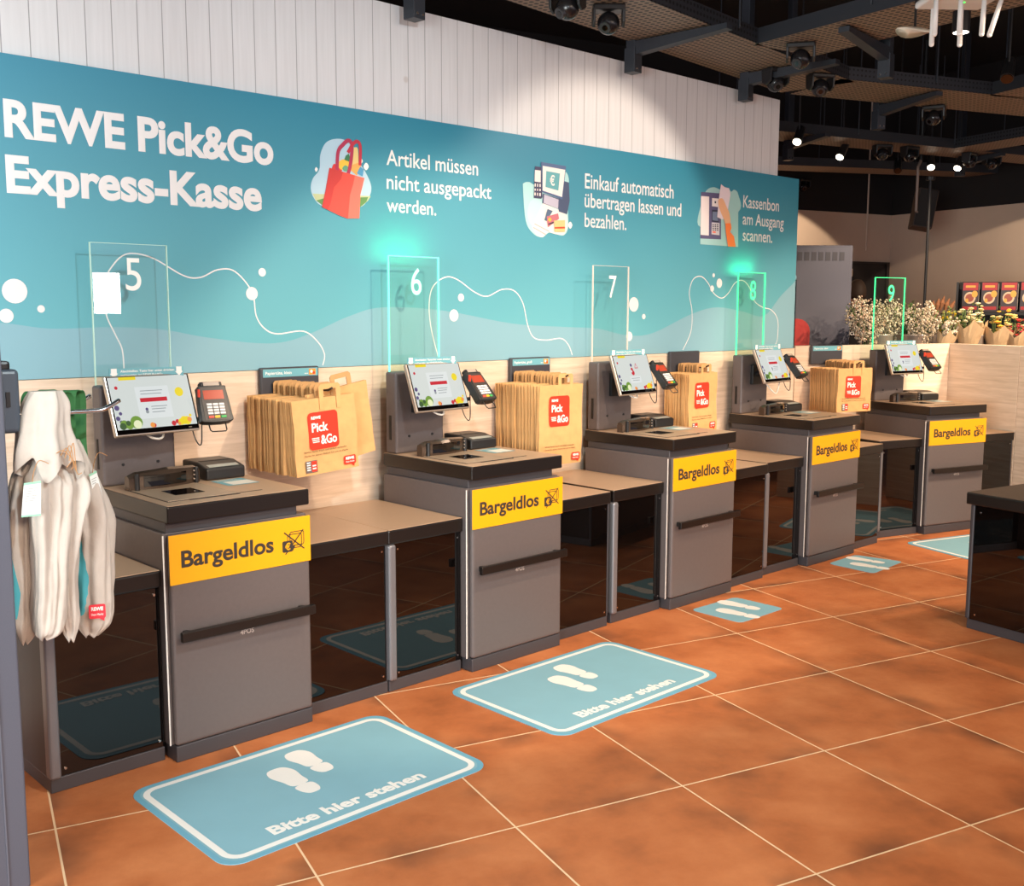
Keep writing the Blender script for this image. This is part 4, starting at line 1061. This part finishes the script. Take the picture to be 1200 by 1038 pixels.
def spot(label, px, py, z, d, lit):
    p = on_z(px, py, z)
    t = thing('track_spotlight', label, 'spotlight', (p.x, p.y, z), 0, 'track spotlights over the far shop')
    d = Vector(d).normalized()
    m = MB(); m.cyl(-d * .16, d * 0, .034, .04, 14); m.build('lamp_head', BLACKP, t)
    m = MB(); m.cyl(d * .001, d * .006, .034, .034, 14); m.build('lamp_face', mat('glowing_lamp_face', (255, 240, 214), .3, emit=9) if lit else BLACKG, t)
    m = MB(); m.cyl(-d * .08, (-d * .08) + Vector((0, 0, 4.3 - z)), .008, n=6); m.build('stem', BLACKP, t)


CAMD = lambda px, py, z: (CAM - on_z(px, py, z))
for px, py, lit, lb in [(984, 184, 1, 'glowing spotlight under the far tray above the dark doorway'), (1091, 196, 1, 'dimly glowing tilted spotlight left of the brightest one'), (1122, 197, 1, 'brightest far spotlight at the right'), (1052, 200, 0, 'unlit far spotlight behind the camera pair'), (934, 166, 1, 'small lamp on the far tray beside the plank wall end'), (1128, 232, 0, 'unlit far spotlight close to the beige wall'), (1180, 92, 0, 'spotlight at the right picture edge beside the white cable')]:
    z = 2.98; spot(lb, px, py, z, (-.60, -.02 - .15 * (px % 3), -.72), lit)

# white access point with rod antennas
p = on_z(1122, 4, 2.95)
t = thing('access_point', 'white access point with rod antennas hanging at the top right', 'access point', (p.x, p.y, 2.95), -.72)
m = MB(); m.box(-.15, -.11, 0, .15, .11, .032); m.build('housing', mat('white_plastic', (232, 226, 222), .4), t, .012, seg=3)
for x, y, dx in [(-.135, -.09, 0), (-.03, -.10, .0), (.075, -.10, -.005), (.16, -.09, -.05), (-.07, .09, 0), (.06, .09, 0)]:
    m = MB(); m.cyl((x, y, .01), (x + dx, y, -.155), .010, .0115, 12); m.ball((x + dx, y, -.155), .0115, 10, 6); m.build('antenna', mat('white_plastic', (232, 226, 222), .4), t, smooth=True)
m = MB(); m.cyl((.02, -.02, .0), (.02, -.02, -.003), .006, n=8); m.build('status_light', mat('green_led', (60, 255, 80), .3, emit=3), t)
m = MB(); m.cyl((0, 0, .03), (0, 0, 1.35), .012, n=8); m.build('stem', BLACKP, t)
p = on_z(1072, 38, 2.9)
t = thing('lamp_dish', 'pale curved lamp dish beside the access point', 'lamp', (p.x, p.y, 2.9), -.4)
rows = [[(.10 * r * math.cos(a), .06 * r * math.sin(a), .022 * (1 - r * r) + .012 * r * r * math.cos(2 * a)) for a in [2 * math.pi * j / 20 for j in range(20)]] for r in (.02, .4, .7, 1)]
m = MB(); m.grid(rows, closed=True, cap=True); m.build('dish', mat('ivory_dish', (226, 208, 186), .5), t, smooth=True, solid=.004)
m = MB(); m.cyl((0, 0, .02), (0, 0, 1.4), .006, n=6); m.build('stem', BLACKP, t)
p = on_z(1126, 38, 2.95)
t = thing('recessed_downlight', 'bright little downlight seen between the access point antennas', 'lamp', (p.x, p.y, 2.95))
m = MB(); m.cyl((0, 0, 0), (0, 0, .10), .042, n=16); m.build('housing', BLACKP, t)
m = MB(); m.cyl((0, 0, -.002), (0, 0, 0), .036, n=16); m.build('lamp_face', mat('bright_lamp_face', (255, 244, 230), .3, emit=6), t)
m = MB(); m.cyl((0, 0, .1), (0, 0, 1.35), .008, n=6); m.build('stem', BLACKP, t)
# ================================================================== behind the low wall
# grey tall cabinet with slots
A = at(934, 405, 9.5); B_ = at(995, 405, 9.5); d = Vector((B_.x - A.x, B_.y - A.y, 0)).normalized()
t = thing('tall_cabinet', 'tall grey cabinet with a row of dark slots beyond the mural end', 'cabinet', (B_.x, B_.y, 0), math.atan2(d.y, d.x))
m = MB(); m.box(-.95, 0, 0, 0, .55, 2.165); cb = m.build('carcass', CABGREY, t, .006)
m = MB(); m.box(-.945, -.012, .04, -.03, 0, 2.15); fd = m.build('front_panel', CABGREY, t, .004)
for k in range(9):
    m = MB(); m.box(-.12 - k * .062, -.0145, 2.03, -.078 - k * .062, -.011, 2.105); m.build('slot', mat('slot_dark_grey', (74, 72, 80), .6), fd)
m = MB(); m.prism(rrect(-.80, 1.05, -.36, 1.52, .11), lambda x, z, h: (x, -.013 - h, z), 0, .003); m.build('red_emblem', mat('cabinet_red', (196, 52, 48), .5), fd)

# person in the doorway, mostly hidden by the cabinet
pp = at(1002, 400, 11.2)
ps = thing('person', 'person in a black shirt, half hidden behind the grey cabinet', 'person', (pp.x, pp.y, 0), 2.4)
ps.scale = (1.03, 1.03, 1.03)
Vv = [(0, 0, .98), (0, 0, 1.18), (0, -.01, 1.42), (0, 0, 1.55), (0, -.01, 1.62), (-.10, 0, .93), (-.11, -.02, .50), (-.11, .02, .09), (-.115, -.11, .04), (.10, 0, .93), (.11, -.02, .50), (.11, .02, .09), (.115, -.11, .04),
      (-.19, 0, 1.44), (-.25, .02, 1.16), (-.24, -.10, .92), (-.235, -.15, .84), (.19, 0, 1.44), (.25, .02, 1.16), (.24, -.10, .92), (.235, -.15, .84)]
Ed = [(0, 1), (1, 2), (2, 3), (3, 4), (0, 5), (5, 6), (6, 7), (7, 8), (0, 9), (9, 10), (10, 11), (11, 12), (2, 13), (13, 14), (14, 15), (15, 16), (2, 17), (17, 18), (18, 19), (19, 20)]
Rd = [.13, .125, .13, .052, .05, .09, .062, .042, .036, .09, .062, .042, .036, .06, .045, .034, .03, .06, .045, .034, .03]
me = bpy.data.meshes.new('body'); me.from_pydata(Vv, Ed, []); bo = bpy.data.objects.new('body', me); COL.objects.link(bo); bo.parent = ps
sk = bo.modifiers.new('skin', 'SKIN'); sk.use_smooth_shade = True
for v, r_ in zip(me.skin_vertices[0].data, Rd): v.radius = (r_ * 1.15, r_ * .82)
me.skin_vertices[0].data[0].use_root = True
bo.modifiers.new('sub', 'SUBSURF').levels = 2; bo.modifiers['sub'].render_levels = 2
me.materials.append(mat('black_shirt', (26, 24, 26), .85))
SKIN = mat('skin', (206, 158, 130), .55)
m = MB(); m.ball((0, -.005, 1.735), (.078, .096, .118), 18, 14); m.ball((0, -.104, 1.725), (.014, .02, .022), 8, 6)
for s in (-1, 1): m.ball((s * .08, .0, 1.73), (.012, .022, .032), 8, 6)
m.cyl((0, 0, 1.56), (0, 0, 1.66), .052, .05, 12)
m.build('head', SKIN, ps, smooth=True)
m = MB()
for s in (-1, 1): m.ball((s * .03, -.092, 1.75), (.012, .008, .007), 8, 6)
m.build('eye', mat('eye_dark', (40, 32, 30), .3), ps)
m = MB(); m.ball((0, -.094, 1.685), (.026, .008, .007), 8, 6); m.build('mouth', mat('lip', (170, 96, 90), .5), ps)
m = MB(); rows = []
for k in range(7):
    tt = .02 + k / 6 * 1.9; row = []
    for j in range(18):
        a = 2 * math.pi * j / 18; lim = tt * (.55 if math.sin(a) < -.3 else 1.15 if math.sin(a) > .2 else 1)
        row.append((.085 * math.sin(lim) * math.cos(a), .004 + .104 * math.sin(lim) * math.sin(a), 1.738 + .126 * math.cos(lim)))
    rows.append(row)
m.grid(rows, closed=True); m.build('hair', mat('dark_brown_hair', (58, 42, 32), .7), ps, smooth=True, solid=.006)
for s in (-1, 1):
    m = MB(); hx, hy, hz = s * .235, -.16, .82
    m.ball((hx, hy, hz), (.02, .034, .045), 10, 8)
    for f in range(4): m.tube([(hx, hy - .024 + f * .016, hz - .03), (hx - s * .004, hy - .026 + f * .016, hz - .075), (hx - s * .014, hy - .024 + f * .016, hz - .10 - (.01 if f in (1, 2) else 0))], [.0085, .008, .006], 7)
    m.tube([(hx - s * .01, hy - .03, hz + .01), (hx - s * .02, hy - .052, hz - .025), (hx - s * .024, hy - .058, hz - .05)], [.0095, .0085, .007], 7)
    m.build('hand', SKIN, ps, smooth=True)
m = MB(); text(m, 'Pick&Go', lambda x, z, h: (-x, .118 + h, z), -.14, .09, 1.30, .055, .02, .0); m.build('shirt_lettering', WHITE, ps)

# flower display
FZ = 1.07
f0, f1 = at(1003, 400, 9.15), at(1260, 400, 8.75)
fd_ = Vector((f1.x - f0.x, f1.y - f0.y, 0)); FL = fd_.length; fd_.normalize(); fa = math.atan2(fd_.y, fd_.x)
t = thing('flower_stand', 'low dark stand under the flower buckets, behind the wood wall', 'stand', (f0.x, f0.y, 0), fa)
m = MB(); m.box(-.1, -.16, FZ - .04, FL, .30, FZ); m.build('board', BLACKE, t, .004)
for x in (-.06, FL - .04):
    for y in (-.12, .26):
        m = MB(); m.box(x - .02, y - .02, 0, x + .02, y + .02, FZ - .04); m.build('leg', BLACKE, t)


def fpt(px, dy=0.):
    """point on the stand straight below the photo column px"""
    lo, hi = -.2, FL + .3
    for _ in range(40):
        mid = (lo + hi) / 2; p = f0 + fd_ * mid + Vector((-fd_.y, fd_.x, 0)) * dy; v = Vector((p.x, p.y, 1.3)) - CAM
        x = 600 + FPX * v.dot(RT) / v.dot(FW)
        if x < px: lo = mid
        else: hi = mid
    p = f0 + fd_ * lo + Vector((-fd_.y, fd_.x, 0)) * dy
    return Vector((p.x, p.y, FZ))


BK = [(1030, 'steel bucket under the large white filler flowers, behind pane 9'), (1072, 'steel bucket under the middle white filler flowers'), (1105, 'steel bucket under the paper-wrapped cone'), (1136, 'steel bucket under the cream chrysanthemums'), (1172, 'steel bucket under the orange and yellow bunch'), (1200, 'steel bucket at the right picture edge')]
for px, lb in BK:
    p = fpt(px)
    t = thing('flower_bucket', lb, 'bucket', p, 0, 'steel flower buckets in a row')
    m = MB(); rows = []
    for r_, z in ((.095, 0), (.095, .004), (.112, .31), (.117, .315), (.117, .325), (.11, .325), (.105, .30), (.09, .02)):
        rows.append([(r_ * math.cos(2 * math.pi * j / 24), r_ * math.sin(2 * math.pi * j / 24), z) for j in range(24)])
    m.grid(rows, closed=True, cap=True); m.build('pail', STEELB, t, smooth=True)
    for z in (.10, .22):
        m = MB(); r0 = .0955 + .0165 * z / .31 + .001
        m.tube([(r0 * math.cos(2 * math.pi * j / 24), r0 * math.sin(2 * math.pi * j / 24), z) for j in range(24)], .003, 6, closed=True); m.build('hoop', STEELB, t)


def bouquet(label, px, dy, top, spread, lean, flower, cols, nfl, fs, leaf, wrap=None, hbase=.30, group=None):
    """stems from the bucket, a bundle of blossoms and leaves, with an optional paper sleeve"""
    p = fpt(px, dy); p.z += .05
    r = random.Random(int(px * 3 + dy * 50)); t = thing('flower_bouquet', label, 'flowers', p, 0, 'bunches of flowers in the buckets')
    ln = RT * lean; H = top - p.z
    m = MB()
    for k in range(9):
        a = 2 * math.pi * k / 9
        m.tube([(.035 * math.cos(a), .035 * math.sin(a), 0), (.04 * math.cos(a) + ln.x * .4, .04 * math.sin(a) + ln.y * .4, H * .5), (spread * .6 * math.cos(a) + ln.x, spread * .6 * math.sin(a) + ln.y, H * .88)], .004, 5)
    m.build('stems', mat('stem_green', (92, 116, 62), .7), t)
    def put(z0):
        a = r.uniform(0, 6.283); w = math.sqrt(r.uniform(0, 1)); z = 1.0 - .30 * w * w + .05 * math.sin(3 * a + px) - (1 - z0) * r.uniform(0, 1) ** 1.3
        q = spread * w * (.30 + .85 * max(0, z - .25) / .75)
        return Vector((q * math.cos(a) + ln.x * z, q * math.sin(a) + ln.y * z, H * z))
    m = MB()
    for k in range(int(110 * leaf)):
        c = put(.40); d = Vector((r.uniform(-1, 1), r.uniform(-1, 1), r.uniform(-.1, 1))).normalized() * r.uniform(.03, .055); s = d.cross(Vector((0, 0, 1))).normalized() * .009
        m.add([c, c + d * .5 + s, c + d, c + d * .5 - s], [(0, 1, 2, 3)])
    if leaf: m.build('leaves', mat('leaf_green_%d' % (int(px) % 3), [(96, 118, 62), (72, 104, 58), (120, 128, 84)][int(px) % 3], .7, 0, .2, 30), t, solid=.001)
    m = MB()
    for k in range(int(nfl * (2.6 if flower == 'fuzz' else 1.6))):
        c = put(.50); s = fs * r.uniform(.7, 1.2); kk = r.randrange(len(cols))
        if flower == 'fuzz':
            m.ball(c, s, 5, 4, kk)
        else:
            m.ball(c, (s, s, s * .6), 9, 5, kk)
            for j in range(8):
                a = 6.283 * j / 8; m.ball(c + Vector((math.cos(a), math.sin(a), .1)) * s * .9, (s * .45, s * .45, s * .3), 5, 4, kk)
    m.build('blossoms', [mat('petal_%d_%d_%d' % c, c, .7) for c in cols], t)
    if wrap:
        n = 20; rows = []
        for z, q in ((.05, .4), (.25, .5), (.45, .75), (.66, 1.02)):
            rows.append([(spread * q * math.cos(6.283 * j / n) * (1 + .06 * math.sin(5 * j)) + ln.x * z, spread * q * math.sin(6.283 * j / n) * (1 + .06 * math.cos(4 * j)) + ln.y * z, H * (z + (.07 * math.sin(j * 1.7) if z > .6 else 0))) for j in range(n)])
        m = MB(); m.grid(rows, closed=True); m.build('paper_wrap', wrap, t, solid=.0015)


W1 = [(232, 218, 196), (204, 188, 164), (214, 190, 160), (176, 160, 134)]
PAP = mat('pale_kraft_sleeve', (210, 178, 136), .7, 0, .08, 20)
bouquet('widely spread white filler flowers leaning left before the dark doorway', 1022, -.04, 1.70, .215, -.10, 'fuzz', W1 + [(196, 160, 134)], 330, .0085, .8)
bouquet('dense white filler flowers behind number pane 9', 1040, .06, 1.69, .19, .0, 'fuzz', W1, 330, .0085, .7)
bouquet('small dark green bunch between the white filler flowers', 1064, .10, 1.66, .085, .0, 'fuzz', [(92, 120, 52), (70, 100, 44)], 60, .010, 1.2)
bouquet('white filler flowers leaning right, middle of the row', 1076, -.02, 1.66, .19, .04, 'fuzz', W1, 340, .0085, .7)
bouquet('paper-wrapped cone of pale flowers lying diagonally', 1098, -.10, 1.55, .085, .13, 'fuzz', [(226, 206, 180), (232, 214, 190)], 60, .012, .3, PAP)
bouquet('green bunch with small yellow tips above the buckets', 1110, .06, 1.62, .12, .02, 'fuzz', [(228, 190, 40), (150, 150, 80), (120, 130, 84)], 70, .010, 1.2)
bouquet('cream chrysanthemums in a brown paper sleeve', 1134, -.04, 1.67, .13, .02, 'mum', [(238, 220, 164), (228, 206, 150), (240, 230, 190)], 46, .018, .5, PAP)
bouquet('yellow and cream bunch with an orange leaf at its left', 1168, -.03, 1.61, .13, .03, 'mum', [(240, 216, 150), (232, 200, 120), (240, 180, 60)], 40, .018, .6, PAP)
bouquet('bunch with dark red blossoms at the right picture edge', 1192, -.07, 1.55, .11, .02, 'mum', [(196, 40, 70), (214, 70, 60), (226, 190, 140)], 34, .018, .6, PAP)
# dried plumes
p = fpt(1086, .12)
t = thing('dried_plume', 'rust brown dried plumes rising over the white flowers', 'dried flowers', (p.x, p.y, FZ + .05))
for k in range(5):
    e = RT * (.03 + .035 * k) ; h = .60 - .02 * abs(k - 2)
    m = MB(); m.tube([(0, 0, 0), (e.x * .5, e.y * .5, h * .6), (e.x, e.y, h * .85)], .003, 5)
    m.tube([(e.x, e.y, h * .80), (e.x * 1.1, e.y * 1.1, h * .9), (e.x * 1.3, e.y * 1.3, h)], [.008, .022, .004], 7)
    m.build('plume', mat('rust_plume', (128, 82, 52), .9, 0, .2, 60), t)

# shelf with shrink-wrapped packs
s0 = at(1122, 365, 10.0); s1 = at(1262, 365, 9.6); sd = Vector((s1.x - s0.x, s1.y - s0.y, 0)); SL = sd.length; sa = math.atan2(sd.y, sd.x); SZ = 1.585
t = thing('pack_shelf', 'dark shelf carrying red and black food packs at far right', 'shelf', (s0.x, s0.y, 0), sa)
m = MB(); m.box(0, 0, SZ - .03, SL, .38, SZ); m.build('board', mat('shelf_black', (34, 30, 30), .5), t)
m = MB(); m.box(0, .36, 0, SL, .38, 1.87); m.build('back', mat('shelf_black', (34, 30, 30), .5), t)
m = MB(); m.box(0, 0, 1.2, SL, .38, 1.22); m.build('board', mat('shelf_black', (34, 30, 30), .5), t)
m = MB(); m.box(-.02, 0, 0, 0, .38, 1.86); m.build('side', mat('shelf_black', (34, 30, 30), .5), t)
for k in range(7):
    x = .03 + k * .165; c = sd.normalized() * x + Vector((-sd.y, sd.x, 0)).normalized() * .05
    lb = ['leftmost red and black food pack on the far shelf, beside the shelf end', 'second red and black food pack from the shelf end', 'third red and black food pack, behind the thin pole', 'fourth red and black food pack, right of the thin pole', 'fifth food pack on the far shelf, by the picture edge', 'sixth food pack on the far shelf at the picture edge', 'last food pack on the far shelf, right of the picture edge'][k]
    q = thing('food_pack', lb, 'food pack', (s0.x + c.x, s0.y + c.y, SZ), sa + R.uniform(-.06, .06), 'food packs on the far shelf')
    m = MB(); m.box(0, 0, 0, .145, .20, .275); m.build('carton', mat('pack_dark', (58, 40, 38), .4), q, .004)
    m = MB(); fq = lambda x, z, h: (x, -h, z)
    face(m, [(.008, .20), (.137, .20), (.137, .27), (.008, .27)], fq, .001, 0); face(m, circ(.07, .13, .05, .055), fq, .0012, 1); face(m, circ(.068, .13, .036, .038), fq, .0016, 3); face(m, [(.03, .225), (.115, .225), (.115, .245), (.03, .245)], fq, .0016, 2); face(m, circ(.11, .165, .026, .032), fq, .002, 2); face(m, circ(.045, .105, .014, .02), fq, .002, 2); face(m, [(.01, .02), (.135, .02), (.135, .05), (.01, .05)], fq, .001, 0)
    m.build('pack_print', [mat('pack_red', (176, 34, 30), .4), mat('pack_cream', (226, 196, 160), .4), mat('pack_gold', (232, 170, 60), .4), mat('pack_rust', (160, 74, 46), .4)], q)
    m = MB(); m.box(.1455, .01, .02, .149, .19, .26); m.build('pack_side', mat('pack_silver', (170, 150, 134), .4, .3), q)

# thin black pole, loudspeaker, cable
p = at(1086, 300, 9.75)
t = thing('hanging_pole', 'thin black vertical pole in front of the far shelf', 'pole', (p.x, p.y, 0))
m = MB(); m.cyl((0, 0, 0), (0, 0, 2.8), .013, n=10); m.build('tube', BLACKP, t)
m = MB(); m.cyl((0, 0, 2.77), (0, 0, 2.8), .04, n=12); m.build('top_flange', BLACKP, t)
p = at(1082, 246, 11.0)
t = thing('loudspeaker', 'tilted dark loudspeaker hanging before the beige wall', 'loudspeaker', (p.x, p.y, p.z))
m = MB(); m.box(-.10, -.10, -.20, .10, .10, .20); cbx = m.build('cabinet', mat('dark_brown_speaker', (62, 46, 38), .6), t, .01, rot=(-.12, .17, -.9))
m = MB(); m.box(-.088, -.108, -.188, .088, -.101, .188); m.build('grille', mat('speaker_grille_black', (34, 28, 26), .8), cbx)
m = MB(); m.tube([(-.09, 0, -.05), (-.16, 0, -.02), (-.16, 0, .42), (-.10, 0, .50)], .014, 8); m.build('wall_arm', mat('pinkish_arm', (150, 128, 118), .5), t)
m = MB(); m.cyl((-.10, 0, .48), (-.10, 0, 4.3 - p.z), .02, n=8); m.build('ceiling_rod', BLACKP, t)
p = at(1016, 265, 12.55)
t = thing('wall_cable', 'pale vertical cable on the beige wall left of the loudspeaker', 'cable', (p.x, p.y, 0))
m = MB(); m.tube([(0, 0, 2.30), (0, 0, 2.9), (0, 0, 4.3)], .010, 6); m.build('cord', mat('pale_cord', (200, 184, 170), .6), t)
